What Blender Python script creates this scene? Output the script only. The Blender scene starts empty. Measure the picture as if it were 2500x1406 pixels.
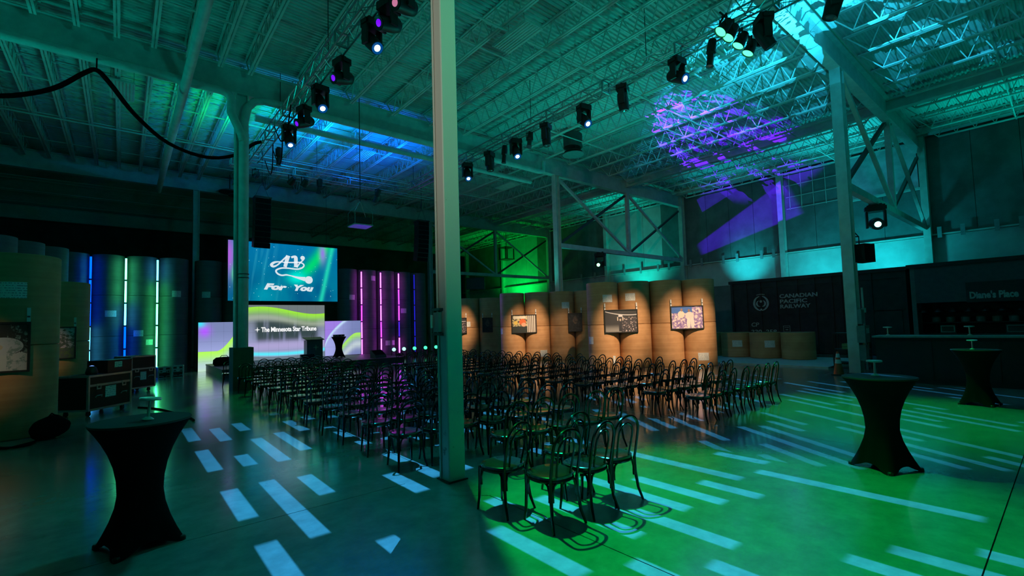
import bpy, math, random
from mathutils import Vector, Matrix, Euler
random.seed(7)
S = bpy.context.scene
C = S.collection
PI = math.pi
R = math.radians

# ------------------------------------------------------------------ camera
CAM = Vector((0, 0, 1.85))
YAW, PITCH, ROLL, F = .6944, .0564, -.02837, 1143.4
_f = Vector((math.sin(YAW)*math.cos(PITCH), math.cos(YAW)*math.cos(PITCH), math.sin(PITCH)))
_r = Vector((math.cos(YAW), -math.sin(YAW), 0))
_u = _r.cross(_f)
_r2 = math.cos(ROLL)*_r + math.sin(ROLL)*_u
_u2 = math.cos(ROLL)*_u - math.sin(ROLL)*_r
cd = bpy.data.cameras.new('camera'); cam = bpy.data.objects.new('camera', cd); C.objects.link(cam)
cd.sensor_width = 36; cd.lens = 36*F/2500
cd.shift_x = 1.6/2500; cd.shift_y = 23.9/2500
cd.clip_start = .05; cd.clip_end = 200
cam.matrix_world = Matrix(((_r2.x, _u2.x, -_f.x, CAM.x), (_r2.y, _u2.y, -_f.y, CAM.y), (_r2.z, _u2.z, -_f.z, CAM.z), (0, 0, 0, 1)))
S.camera = cam
S.view_settings.view_transform = 'Standard'
S.view_settings.look = 'None'
S.view_settings.gamma = 1
S.view_settings.use_curve_mapping = False
S.view_settings.exposure = 0.0
S.cycles.use_denoising = True
S.cycles.max_bounces = 5; S.cycles.diffuse_bounces = 3; S.cycles.glossy_bounces = 3
S.cycles.transmission_bounces = 3; S.cycles.caustics_reflective = False; S.cycles.caustics_refractive = False
S.cycles.sample_clamp_indirect = 4.0

# ------------------------------------------------------------------ world
W = bpy.data.worlds.new('hall_fill'); S.world = W; W.use_nodes = True
W.node_tree.nodes['Background'].inputs[0].default_value = (0, .011, .0085, 1)  # added dim teal fill entering by the open side behind the camera
W.node_tree.nodes['Background'].inputs[1].default_value = 1.0

# ------------------------------------------------------------------ node helper
class NX:
    def __init__(s, nt): s.t = nt; s.N = nt.nodes; s.L = nt.links
    def put(s, sock, v):
        if isinstance(v, (int, float)): sock.default_value = v
        elif isinstance(v, (tuple, list)): sock.default_value = tuple(v) if len(sock.default_value) == len(v) else tuple(v)+(1,)
        else: s.L.new(v, sock)
    def m(s, op, a, b=0, c=None, clamp=False):
        n = s.N.new('ShaderNodeMath'); n.operation = op; n.use_clamp = clamp
        s.put(n.inputs[0], a); s.put(n.inputs[1], b)
        if c is not None: s.put(n.inputs[2], c)
        return n.outputs[0]
    def add(s, a, b): return s.m('ADD', a, b)
    def sub(s, a, b): return s.m('SUBTRACT', a, b)
    def mul(s, a, b): return s.m('MULTIPLY', a, b)
    def div(s, a, b): return s.m('DIVIDE', a, b)
    def lt(s, a, b): return s.m('LESS_THAN', a, b)
    def gt(s, a, b): return s.m('GREATER_THAN', a, b)
    def step(s, x, a, b):                       # smoothstep a..b
        n = s.N.new('ShaderNodeMapRange'); n.interpolation_type = 'SMOOTHSTEP'
        s.put(n.inputs[0], x); n.inputs[1].default_value = a; n.inputs[2].default_value = b
        return n.outputs[0]
    def gauss(s, x, c, w):
        d = s.div(s.sub(x, c), w); return s.m('POWER', 2.718, s.mul(s.mul(d, d), -1))
    def mix(s, f, a, b):
        n = s.N.new('ShaderNodeMix'); n.data_type = 'RGBA'
        s.put(n.inputs[0], f); s.put(n.inputs[6], a); s.put(n.inputs[7], b); return n.outputs[2]
    def xyz(s, v):
        n = s.N.new('ShaderNodeSeparateXYZ'); s.L.new(v, n.inputs[0]); return n.outputs
    def comb(s, x, y, z=0):
        n = s.N.new('ShaderNodeCombineXYZ'); s.put(n.inputs[0], x); s.put(n.inputs[1], y); s.put(n.inputs[2], z); return n.outputs[0]
    def noise(s, v, scale=5, detail=3, rough=.5, out=0):
        n = s.N.new('ShaderNodeTexNoise'); s.L.new(v, n.inputs['Vector'])
        n.inputs['Scale'].default_value = scale; n.inputs['Detail'].default_value = detail; n.inputs['Roughness'].default_value = rough
        return n.outputs[out]
    def vor(s, v, scale=5, feature='F1', out='Distance'):
        n = s.N.new('ShaderNodeTexVoronoi'); n.feature = feature; s.L.new(v, n.inputs['Vector']); n.inputs['Scale'].default_value = scale
        return n.outputs[out]
    def white(s, v):
        n = s.N.new('ShaderNodeTexWhiteNoise'); n.noise_dimensions = '3D'; s.L.new(v, n.inputs['Vector']); return n.outputs[0]
    def coord(s, which='Object'): return s.N.new('ShaderNodeTexCoord').outputs[which]
    def bump(s, h, strength=.2, dist=.01):
        n = s.N.new('ShaderNodeBump'); n.inputs['Strength'].default_value = strength; n.inputs['Distance'].default_value = dist
        s.L.new(h, n.inputs['Height']); return n.outputs[0]

def bsdf(name):
    m = bpy.data.materials.new(name); m.use_nodes = True
    x = NX(m.node_tree); b = m.node_tree.nodes['Principled BSDF']; return m, x, b
MATS = {}
def mat(name, col, rough=.6, metal=0, var=.12, scale=6, bump=0, spec=.5, world=False):
    if name in MATS: return MATS[name]
    m, x, b = bsdf(name)
    v = x.N.new('ShaderNodeNewGeometry').outputs['Position'] if world else x.coord('Object')
    n = x.noise(v, scale, 4, .6)
    x.L.new(x.mix(x.step(n, .3, .7), tuple(c*(1-var) for c in col), tuple(min(1, c*(1+var)) for c in col)), b.inputs['Base Color'])
    b.inputs['Roughness'].default_value = rough; b.inputs['Metallic'].default_value = metal
    b.inputs['Specular IOR Level'].default_value = spec
    if bump: x.L.new(x.bump(n, bump, .01), b.inputs['Normal'])
    MATS[name] = m; return m
def emat(name, col, strength, sample=True):
    if name in MATS: return MATS[name]
    m, x, b = bsdf(name)
    b.inputs['Base Color'].default_value = tuple(c*.2 for c in col)+(1,)
    b.inputs['Emission Color'].default_value = tuple(col)+(1,)
    b.inputs['Emission Strength'].default_value = strength
    if not sample: m.cycles.emission_sampling = 'NONE'
    MATS[name] = m; return m

# ------------------------------------------------------------------ lights
def spot(name, loc, target, col, watts, deg, blend=.3, radius=.02, gobo=None):
    l = bpy.data.lights.new(name, 'SPOT'); l.energy = watts; l.color = col; l.spot_size = R(deg); l.spot_blend = blend; l.shadow_soft_size = radius
    o = bpy.data.objects.new(name, l); C.objects.link(o); o.location = loc
    o.rotation_euler = (Vector(target)-Vector(loc)).to_track_quat('-Z', 'Y').to_euler()
    if gobo:
        l.use_nodes = True; x = NX(l.node_tree)
        em = next(n for n in x.N if n.type == 'EMISSION')
        d = x.xyz(x.N.new('ShaderNodeNewGeometry').outputs['Incoming'])
        x.L.new(gobo(x, d, loc), em.inputs['Strength'])
    return o
def plane_xy(x, d, loc, h=0):        # where the beam meets the level h
    return (x.add(x.mul(x.div(d[0], d[2]), h-loc[2]), loc[0]), x.add(x.mul(x.div(d[1], d[2]), h-loc[2]), loc[1]))
def dash_gobo(angle, pitch, width, seg, keep, off=0.0, seed=0.0, x0=-99.0, x1=99.0):
    ca, sa = math.cos(R(angle)), math.sin(R(angle))
    def g(x, d, loc):
        X, Y = plane_xy(x, d, loc)
        along = x.add(x.mul(X, ca), x.mul(Y, sa)); across = x.sub(x.mul(X, sa), x.mul(Y, ca))
        c = x.div(x.add(across, off), pitch); row = x.m('FLOOR', c); fc = x.m('FRACT', c)
        w1 = x.white(x.comb(row, seed, 1.5))
        t = x.add(x.div(along, seg), x.mul(w1, 9)); cell = x.m('FLOOR', t); ft = x.m('FRACT', t)
        w2 = x.white(x.comb(row, cell, 3.5+seed)); w3 = x.white(x.comb(row, cell, 8.5+seed))
        half = width/pitch/2
        a = x.m('ABSOLUTE', x.sub(fc, .5)); b = x.m('ABSOLUTE', x.sub(ft, .5))
        ln = x.add(x.mul(w2, .34), .13)
        on = x.mul(x.step(a, half+.03, half-.03), x.step(x.sub(b, ln), .02, -.02))
        return x.mul(x.mul(on, x.lt(w3, keep)), x.mul(x.gt(X, x0), x.lt(X, x1)))
    return g
def leaf_gobo(x, d, loc):
    v = x.comb(x.div(d[0], x.m('ABSOLUTE', d[0])), x.div(d[1], d[0]), x.div(d[2], d[0]))
    nz = x.N.new('ShaderNodeTexNoise'); x.L.new(v, nz.inputs['Vector']); nz.inputs['Scale'].default_value = 6
    vm = x.N.new('ShaderNodeVectorMath'); vm.operation = 'MULTIPLY_ADD'; x.L.new(nz.outputs['Color'], vm.inputs[0]); vm.inputs[1].default_value = (.12, .12, .12); x.L.new(v, vm.inputs[2])
    e = x.vor(vm.outputs[0], 9, 'F1', 'Color'); r = x.xyz(e)
    ed = x.vor(vm.outputs[0], 9, 'DISTANCE_TO_EDGE', 'Distance')
    cut = x.gt(x.add(x.mul(x.div(d[2], d[0]), 17.8-loc[0]), loc[2]), 9.35)
    return x.mul(x.add(x.mul(x.gt(r[0], .42), x.step(ed, .0, .03)), .06), cut)
def streak_gobo(x, d, loc):
    v = x.comb(x.mul(x.div(d[1], d[0]), 1), x.div(d[2], d[0]), 0)
    a = x.xyz(v); q = x.comb(x.mul(x.sub(a[0], a[1]), 14), x.mul(x.add(a[0], a[1]), 5), 0)
    return x.gt(x.noise(q, 1.0, 3, .55), .51)
def wall_gobo(x, d, loc):            # two slanting slabs on the wall at X = 30.6
    Yw = x.add(x.mul(x.div(d[1], d[0]), 30.6-loc[0]), loc[1]); Zw = x.add(x.mul(x.div(d[2], d[0]), 30.6-loc[0]), loc[2])
    # slab axis rises as Y falls
    p = x.add(x.mul(x.sub(Zw, 7.8), .93), x.mul(x.sub(Yw, 13.3), .36))
    q = x.sub(x.mul(x.sub(Zw, 7.8), .36), x.mul(x.sub(Yw, 13.3), .93))
    w = x.add(.80, x.mul(q, .12))
    one = x.mul(x.step(x.sub(x.m('ABSOLUTE', p), w), .06, -.06), x.step(x.m('ABSOLUTE', q), 3.4, 2.9))
    two = x.mul(x.lt(x.m('ABSOLUTE', x.sub(p, 2.75)), .5), x.lt(x.m('ABSOLUTE', x.add(q, .7)), 1.3))
    return x.add(one, x.mul(two, .7))

TEAL = (0, .78, .62); CYAN = (.01, .72, .82); BAR = (.05, .46, 1.0); GREEN = (0, 1, .10); PURP = (.10, 0, 1.0); WARM = (1, .68, .42)
# added teal fill for the roof: unseen soft spots standing in for ambient light
spot('teal_fill_a', (-7.5, 17.0, 3.9), (-2, 14, 11), TEAL, 900, 146, 1, .5)
spot('teal_fill_b', (16.9, 11.6, 3.8), (13, 10, 11), TEAL, 900, 146, 1, .5)
spot('teal_fill_c', (17.6, 18.0, 3.8), (14, 18, 11), TEAL, 300, 146, 1, .5)
spot('teal_fill_d', (4, -5, 3.2), (5, 1, 11), TEAL, 1200, 146, 1, .5)
spot('teal_fill_e', (24.5, 1.0, 4.4), (21, 3, 11), TEAL, 160, 146, 1, .4)
spot('teal_fill_f', (3.3, 7.6, 8.3), (1.0, 4.8, 0), (0, .75, .66), 480, 62, 1, .3)  # added fill as well, aimed down at the left aisle floor
# green pools on the floor and on the near column
spot('green_a', (3.7, 5.9, 8.3), (4.3, 2.0, 0), GREEN, 3700, 39, .6, .05)
spot('green_b', (11.9, 4.4, 7.9), (10.8, 2.2, 0), GREEN, 2500, 44, .8, .05)
spot('green_c', (6.2, 21.6, 8.2), (4.2, 15.2, 0), GREEN, 1800, 38, .8, .05)
spot('green_d', (5.6, .6, 8.2), (3.1, 4.9, 5.0), (0, 1, .3), 230, 50, 1, .1)  # added to turn the near column's front face green
# patterned beams: dashed bars on the floor
spot('bars_a', (4.0, 6.1, 8.3), (3.4, 4.8, 0), BAR, 7600, 88, .2, 0, dash_gobo(90, .41, .18, 2.3, .72, .03, 2, .85, 6.5))
spot('bars_b', (11.4, 7.5, 8.3), (10.4, 4.2, 0), BAR, 5200, 80, .2, 0, dash_gobo(58, .37, .14, 2.6, .66, .1, 4, 6.5, 15.7))
# leaves on the roof, violet streaks on the roof and the side wall
spot('leaf', (12.5, 3.6, 8.2), (17.2, 4.9, 11.0), (.02, .55, .9), 3600, 84, .2, 0, leaf_gobo)
spot('violet_roof', (12.2, 9.2, 8.0), (21.6, 10.6, 11.0), PURP, 22000, 30, .3, 0, streak_gobo)
spot('violet_wall', (12.2, 11.0, 7.9), (30.6, 13.6, 8.4), PURP, 17000, 34, .1, .02, wall_gobo)
spot('violet_edge', (13.6, 26.4, 5.4), (14.9, 16.0, 1.6), (.2, .12, 1), 900, 40, .6, .05)  # unseen spot added to tint the roll walls' ends, in place of the tubes
# coloured uplight over the stage
spot('stage_blue', (9.4, 20.0, 8.7), (9.0, 20.6, 11), (0, .14, 1), 800, 150, .6, .1)
spot('stage_green', (3.3, 20.0, 8.7), (3.1, 20.8, 11), (0, .9, .2), 190, 130, .8, .1)
spot('stage_cyan', (6.2, 19.6, 8.7), (5.4, 20.4, 11), (0, .45, 1), 520, 145, .7, .1)
# uplights standing on the roof of the boxcar and the stores along the side wall
spot('wall_cyan_a', (28.6, 6.2, 4.15), (30.7, 6.0, 5.8), CYAN, 270, 150, 1, .15)
spot('wall_cyan_c', (28.6, 9.2, 4.0), (30.7, 9.2, 5.6), CYAN, 230, 150, 1, .15)
spot('wall_cyan_b', (28.2, 13.4, 4.2), (30.65, 13.2, 5.5), CYAN, 420, 72, 1, .08)
spot('wall_teal', (28.9, 20.9, 3.6), (30.6, 20.8, 8.8), (0, .8, .62), 480, 120, .8, .15)
spot('wall_green', (28.6, 34.8, 3.6), (30.6, 34.8, 8.5), (0, 1, .10), 800, 140, .8, .15)
spot('wall_right_end', (28.4, 1.0, 4.2), (27.6, 1.2, 11), (0, .78, .66), 1200, 56, .9, .15)
spot('eave_cyan_a', (28.2, 7.0, 4.3), (27.5, 7.4, 11), CYAN, 1900, 58, .9, .15)
spot('eave_cyan_b', (28.2, 12.6, 4.3), (27.4, 12.8, 11), CYAN, 900, 56, .9, .15)
spot('eave_teal', (28.2, 21.0, 4.3), (27.4, 21.0, 11), (0, .8, .6), 1300, 60, .9, .15)
# warm picture spotlights
spot('picture_a', (11.2, 3.7, 8.2), (15.45, 11.75, 1.25), WARM, 9100, 15.5, 1, .05)
spot('picture_b', (11.2, 2.0, 8.2), (17.2, 9.95, 1.35), WARM, 9100, 15.5, 1, .05)
spot('picture_c', (11.2, 9.1, 8.2), (15.8, 17.9, 1.25), WARM, 8400, 14.5, 1, .05)
spot('picture_d', (11.3, 7.7, 8.2), (16.9, 16.4, 1.35), WARM, 2600, 11.5, 1, .05)
spot('picture_e', (11.2, 15.8, 8.2), (15.2, 23.4, 1.3), WARM, 7000, 14.5, 1, .05)
spot('picture_f', (-2.6, 5.6, 5.6), (-2.0, 12.5, 1.35), WARM, 380, 13, 1, .05)
spot('picture_g', (-2.9, 9.2, 7.2), (-1.8, 18.4, 1.45), WARM, 900, 9, 1, .05)
spot('column_fill', (-5.0, 1.0, 5.5), (3.0, 5.0, 5.0), (1, .92, .76), 1000, 40, 1, .2)  # unseen spot added to light the near column's left face

# ------------------------------------------------------------------ mesh helper
class MB:
    def __init__(s): s.v = []; s.f = []
    def add(s, vs, fs, M=None):
        o = len(s.v)
        s.v += [tuple(M @ Vector(p)) if M else tuple(p) for p in vs]
        s.f += [tuple(i+o for i in q) for q in fs]; return s
    def box(s, c, d, rot=None):
        hx, hy, hz = d[0]/2, d[1]/2, d[2]/2
        vs = [(x, y, z) for z in (-hz, hz) for y in (-hy, hy) for x in (-hx, hx)]
        fs = [(0, 2, 3, 1), (4, 5, 7, 6), (0, 1, 5, 4), (2, 6, 7, 3), (0, 4, 6, 2), (1, 3, 7, 5)]
        M = Matrix.Translation(c)
        if rot: M = M @ Euler(rot).to_matrix().to_4x4()
        return s.add(vs, fs, M)
    def mm(s, a, b): return s.box([(p+q)/2 for p, q in zip(a, b)], [abs(q-p) for p, q in zip(a, b)])
    def bar(s, a, b, w, h=None, up=(0, 0, 1)):      # box beam from a to b
        a = Vector(a); b = Vector(b); d = b-a; h = h or w
        z = d.normalized(); u = Vector(up)
        if abs(z.dot(u)) > .98: u = Vector((0, 1, 0))
        x = z.cross(u).normalized(); y = x.cross(z)
        M = Matrix.Translation((a+b)/2) @ Matrix((x, y, z)).transposed().to_4x4()
        hx, hy, hz = w/2, h/2, d.length/2
        vs = [(X, Y, Z) for Z in (-hz, hz) for Y in (-hy, hy) for X in (-hx, hx)]
        return s.add(vs, [(0, 2, 3, 1), (4, 5, 7, 6), (0, 1, 5, 4), (2, 6, 7, 3), (0, 4, 6, 2), (1, 3, 7, 5)], M)
    def tube(s, pts, r, n=6, closed=False):
        P = [Vector(p) for p in pts]; k = len(P); rr = r if isinstance(r, (list, tuple)) else [r]*k
        base = len(s.v); prev = None
        for i in range(k):
            if closed: t = P[(i+1) % k]-P[i-1]
            else: t = P[min(i+1, k-1)]-P[max(i-1, 0)]
            t.normalize()
            if prev is None:
                u = Vector((0, 0, 1)) if abs(t.z) < .9 else Vector((1, 0, 0))
                a = t.cross(u).normalized()
            else: a = (prev-t*prev.dot(t)).normalized()
            prev = a; b = t.cross(a)
            for j in range(n):
                w = 2*PI*j/n; s.v.append(tuple(P[i]+(a*math.cos(w)+b*math.sin(w))*rr[i]))
        for i in range(k if closed else k-1):
            for j in range(n):
                p = base+i*n; q = base+((i+1) % k)*n; s.f.append((p+j, p+(j+1) % n, q+(j+1) % n, q+j))
        if not closed:
            s.f.append(tuple(base+j for j in range(n-1, -1, -1))); s.f.append(tuple(base+(k-1)*n+j for j in range(n)))
        return s
    def lathe(s, prof, n=24, c=(0, 0, 0), M=None):
        base = len(s.v); k = len(prof); T = Matrix.Translation(c) @ (M.to_4x4() if M else Matrix())
        for r, z in prof:
            for j in range(n):
                w = 2*PI*j/n; s.v.append(tuple(T @ Vector((r*math.cos(w), r*math.sin(w), z))))
        for i in range(k-1):
            for j in range(n):
                p = base+i*n; q = p+n; s.f.append((p+j, p+(j+1) % n, q+(j+1) % n, q+j))
        if prof[0][0] > 1e-6: s.f.append(tuple(base+j for j in range(n-1, -1, -1)))
        if prof[-1][0] > 1e-6: s.f.append(tuple(base+(k-1)*n+j for j in range(n)))
        return s
    def poly(s, pts): return s.add(pts, [tuple(range(len(pts)))])
    def prism(s, pts, t):                            # outline in xz, thickness along +y
        n = len(pts); a = [(x, 0, z) for x, z in pts]; b = [(x, t, z) for x, z in pts]
        return s.add(a+b, [tuple(range(n)), tuple(range(2*n-1, n-1, -1))]+[(i, i+n, (i+1) % n+n, (i+1) % n) for i in range(n)])
    def mesh(s, name, m, smooth=False):
        me = bpy.data.meshes.new(name); me.from_pydata(s.v, [], s.f)
        if m: me.materials.append(m)
        if smooth:
            me.polygons.foreach_set('use_smooth', [True]*len(me.polygons))
            me.set_sharp_from_angle(angle=R(40))
        me.update(); return me
    def build(s, name, m, parent=None, smooth=False, loc=None, rot=None):
        return put(name, s.mesh(name, m, smooth), parent, loc, rot)
def put(name, me, parent=None, loc=None, rot=None):
    o = bpy.data.objects.new(name, me); C.objects.link(o)
    if parent: o.parent = parent
    if loc is not None: o.location = loc
    if rot is not None: o.rotation_euler = rot if isinstance(rot, (tuple, list, Euler)) else (0, 0, rot)
    return o
def tag(o, label, cat, group=None):
    o['label'] = label; o['category'] = cat
    if group: o['group'] = group
    return o
def thing(name, label, cat, loc=(0, 0, 0), rz=0, group=None):
    o = bpy.data.objects.new(name, None); C.objects.link(o); o.empty_display_size = .1
    o.location = loc; o.rotation_euler = (0, 0, rz) if not isinstance(rz, (tuple, Euler)) else rz
    return tag(o, label, cat, group)
def struct(o): o['kind'] = 'structure'; return o
def copy_tree(o, parent=None, label=None, group=None, loc=None, rz=None):
    c = o.copy(); C.objects.link(c); c.parent = parent
    if loc is not None: c.location = loc
    if rz is not None: c.rotation_euler = (0, 0, rz)
    if label: c['label'] = label
    if group: c['group'] = group
    for ch in list(o.children): copy_tree(ch, c)
    return c
def text_mesh(name, body, size, m, bold=0, xs=1.0, shear=0, align='CENTER', spacing=1.0, thick=.004, line=1.0):
    cu = bpy.data.curves.new(name, 'FONT'); cu.body = body; cu.size = size; cu.align_x = align; cu.offset = bold; cu.shear = shear
    cu.space_character = spacing; cu.extrude = thick; cu.space_line = line; cu.resolution_u = 3
    o = bpy.data.objects.new(name, cu); C.objects.link(o)
    dg = bpy.context.evaluated_depsgraph_get(); me = bpy.data.meshes.new_from_object(o.evaluated_get(dg))
    me.name = name
    me.transform(Matrix.Diagonal((xs, 1, 1, 1))); me.materials.clear(); me.materials.append(m)
    bpy.data.objects.remove(o); bpy.data.curves.remove(cu); return me

# ------------------------------------------------------------------ materials
paint = mat('white_steel_paint', (.62, .64, .60), .5, 0, .10, 3, world=True)
deckp = mat('white_deck_paint', (.58, .62, .58), .6, 0, .08, 2, world=True)
dark = mat('unlit_wall_shade', (.05, .06, .06), .8, 0, .3, 1.5, world=True)  # bays beyond lie unlit; their shade is put into this wall colour
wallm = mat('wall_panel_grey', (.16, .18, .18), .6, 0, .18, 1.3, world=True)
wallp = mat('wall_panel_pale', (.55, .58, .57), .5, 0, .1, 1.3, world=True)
black = mat('black_plastic', (.012, .012, .013), .45)
matt = mat('black_fabric', (.006, .006, .007), .95, spec=.1)
chairm = mat('black_lacquer', (.007, .008, .008), .17, 0, .1, spec=.6)
seatm = mat('black_lacquer_seat', (.014, .015, .015), .24, 0, .1, spec=.9); _b = seatm.node_tree.nodes['Principled BSDF']; _b.inputs['Coat Weight'].default_value = 1; _b.inputs['Coat Roughness'].default_value = .16; _b.inputs['Coat IOR'].default_value = 1.7
steel = mat('truss_aluminium', (.42, .43, .44), .35, .9, .1, 9)
darkst = mat('dark_steel', (.05, .05, .055), .4, .6)
alu = mat('case_edge_aluminium', (.55, .56, .57), .3, .8)
white = mat('white_paper', (.72, .72, .70), .7, 0, .05)
chrome = mat('lamp_white_metal', (.75, .74, .72), .3, .2)
orange = mat('cone_orange', (.75, .10, .03), .5)
darkgrey = mat('dark_grey_paint', (.06, .065, .065), .5)
greybox = mat('grey_enamel', (.22, .26, .25), .45)
foil = mat('silver_insulation', (.62, .64, .66), .35, .5, .2, 1.5, .6)
def kraft_material(nm, c0, c1):
    m, x, b = bsdf(nm)
    v = x.coord('Object'); p = x.xyz(v)
    n = x.noise(v, 3, 4); band = x.noise(x.comb(x.mul(p[0], .15), x.mul(p[1], .15), x.mul(p[2], 7)), 1.6, 3)
    f = x.add(x.mul(n, .5), x.mul(band, .5))
    x.L.new(x.mix(x.step(f, .3, .7), c0, c1), b.inputs['Base Color'])
    b.inputs['Roughness'].default_value = .75
    x.L.new(x.bump(band, .25, .01), b.inputs['Normal']); return m
kraft = kraft_material('kraft_paper', (.44, .225, .095), (.58, .325, .15)); darkroll = kraft_material('dark_roll_wrap', (.10, .11, .11), (.145, .155, .15))
def floor_material():
    m, x, b = bsdf('polished_concrete')
    v = x.N.new('ShaderNodeNewGeometry').outputs['Position']
    a = x.noise(v, .5, 5, .6); c = x.noise(v, 4.5, 5, .65); s = x.noise(v, 1.7, 3)
    f = x.add(x.mul(a, .55), x.mul(c, .45))
    x.L.new(x.mix(x.step(f, .32, .68), (.22, .23, .225), (.37, .385, .37)), b.inputs['Base Color'])
    x.put(b.inputs['Roughness'], x.add(x.mul(x.step(s, .3, .7), .10), .13))
    b.inputs['Specular IOR Level'].default_value = .5
    b.inputs['Coat Weight'].default_value = 1; b.inputs['Coat IOR'].default_value = 1.7; b.inputs['Coat Roughness'].default_value = .18
    x.L.new(x.bump(x.noise(v, 1.4, 3), .03, .02), b.inputs['Coat Normal'])
    x.L.new(x.bump(x.noise(v, 2.3, 4), .05, .02), b.inputs['Normal']); return m
concrete = floor_material()
joint = mat('joint_filler', (.05, .055, .05), .9)

# ------------------------------------------------------------------ floor
fl = struct(MB().mm((-12, -9, -.3), (31, 46, -.03)).build('floor', joint))
XJ = [-12, -6.8, -1.85, 3.1, 8.05, 13, 17.95, 22.2, 26.4, 31]
YJ = [-9, -4.15, .53, 5.2, 9.35, 13.5, 17.6, 22.1, 26.6, 31, 38, 46]
for i in range(len(XJ)-1):
    for j in range(len(YJ)-1):
        g = .005
        MB().mm((XJ[i]+g, YJ[j]+g, -.03), (XJ[i+1]-g, YJ[j+1]-g, 0)).build('slab', concrete, fl)
MB().add([(2.35, 4.93, .003), (3.1, 4.18, .003), (3.95, 4.93, .003), (3.1, 5.7, .003)], [(0, 1, 2, 3)]).build('column_pad', concrete, fl)

# ------------------------------------------------------------------ roof
DECK = 10.95
mb = MB(); y = -9.0; prof = []
while y < 46:
    prof += [(y, DECK), (y+.05, DECK), (y+.075, DECK+.045), (y+.125, DECK+.045)]; y += .15
for (yy, zz) in prof: mb.v += [(-12, yy, zz), (31, yy, zz)]
for i in range(len(prof)-1): mb.f.append((2*i, 2*i+1, 2*i+3, 2*i+2))
ceil = struct(mb.build('ceiling', deckp))
LINES = [-8.6, 4.5, 17.55, 31.0, 44.5]
GZ0, GZ1 = 9.8, 10.7
for Y in LINES:
    g = MB()
    for (x0, x1) in ((-12, 30.4),):
        g.mm((x0, Y-.16, GZ0), (x1, Y+.16, GZ0+.04)).mm((x0, Y-.16, GZ1-.04), (x1, Y+.16, GZ1)).mm((x0, Y-.02, GZ0+.04), (x1, Y+.02, GZ1-.04))
    g.build('girder', paint, ceil)
def joist_mesh(L):
    m = MB(); zb, zt = 10.2, 10.9
    for z, a, b in ((zb, .65, L-.65), (zt, 0, L)):
        for sx in (-.042, .042): m.mm((sx-.027, a, z), (sx+.027, b, z+.045))
    n = int((L-1.3)/.62); st = (L-1.3)/n
    for i in range(n):
        y0 = .65+i*st
        m.bar((0, y0, zb+.03), (0, y0+st/2, zt+.02), .03); m.bar((0, y0+st/2, zt+.02), (0, y0+st, zb+.03), .03)
    m.bar((0, .65, zb+.03), (0, .08, zt), .035); m.bar((0, L-.65, zb+.03), (0, L-.08, zt), .035)
    return m.mesh('joist', paint)
JX = [3.1-.83*k for k in range(17, 0, -1)] + [3.1+1.675*k for k in range(0, 17)]
for b in range(4):
    a0, a1 = LINES[b]+.17, LINES[b+1]-.17
    me = joist_mesh(a1-a0)
    for X in JX:
        if X > 30.2: continue
        if b == 0 and X < -1: continue
        if b == 3 and X < 12: continue
        put('joist', me, ceil, (X, a0, 0))
    for k in range(1, 4):
        Y = a0+(a1-a0)*k/4
        MB().mm((-11.5, Y-.02, 10.23), (30.2, Y+.02, 10.26)).build('bridging', paint, ceil)
        MB().mm((-11.5, Y-.1, 10.84), (30.2, Y-.07, 10.87)).build('bridging', paint, ceil)
g = MB(); g.mm((24.15, -8, 10.2), (24.45, 45, 10.25)).mm((24.15, -8, 10.62), (24.45, 45, 10.67)).mm((24.28, -8, 10.25), (24.32, 45, 10.62))
g.build('eave_beam', paint, ceil)
MB().mm((30.0, -8, 10.55), (30.5, 45, 10.9)).build('wall_beam', paint, ceil)
# pipes under the roof
def pipe(name, pts, r, label, n=12, m=paint):
    return tag(MB().tube(pts, r, n).build(name, m, None, True), label, 'pipe')
pipe('roof_pipe', [(1.39, -5, 9.42), (1.39, 30.6, 9.42)], .125, 'thick white pipe running straight under the roof towards the back girder')
pipe('drain_pipe', [(-11, 17.1, 9.62), (2.35, 17.1, 9.62), (2.56, 17.1, 9.55), (2.64, 17.1, 9.36), (2.64, 17.1, 8.95), (2.74, 17.1, 8.72), (2.93, 17.1, 8.3), (2.98, 17.1, 8.1)], .13, 'white drain pipe under the girder bending down into the downpipe')
pipe('rear_pipe', [(3.6, 18.5, 9.55), (17, 18.5, 9.55)], .12, 'white pipe beside the girder above the stage rig')
pipe('sprinkler_pipe', [(-11, 9.8, 10.15), (24, 9.8, 10.15)], .03, 'thin sprinkler pipe strung across the joists nearest the entrance', 6)
pipe('sprinkler_pipe', [(-11, 24.2, 10.12), (24, 24.2, 10.12)], .03, 'thin sprinkler pipe strung across the joists over the stage', 6)
pipe('elbow_pipe', [(11.5, 17.1, 9.62), (16.4, 17.1, 9.62), (16.6, 17.1, 9.7), (16.65, 17.1, 10.2)], .12, 'white elbow pipe ending short of the braced column')

# ------------------------------------------------------------------ walls
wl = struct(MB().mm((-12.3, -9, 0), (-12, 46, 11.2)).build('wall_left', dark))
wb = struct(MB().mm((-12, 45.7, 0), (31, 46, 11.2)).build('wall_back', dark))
wr = struct(MB().mm((30.72, -9, 0), (31, 46, 11.2)).build('wall_right', wallm))
WP = [-2.2, 4.4, 10.95, 17.45, 24.2, 30.95, 37.7, 44.4]
for Y in WP:
    m = MB().mm((30.25, Y-.14, 0), (30.3, Y+.14, 10.9)).mm((30.62, Y-.14, 0), (30.67, Y+.14, 10.9)).mm((30.3, Y-.02, 0), (30.62, Y+.02, 10.9))
    m.build('wall_post', paint, wr)
MB().mm((30.45, -8.8, 5.6), (30.72, 45.5, 5.66)).build('ledge', paint, wr)
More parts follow.
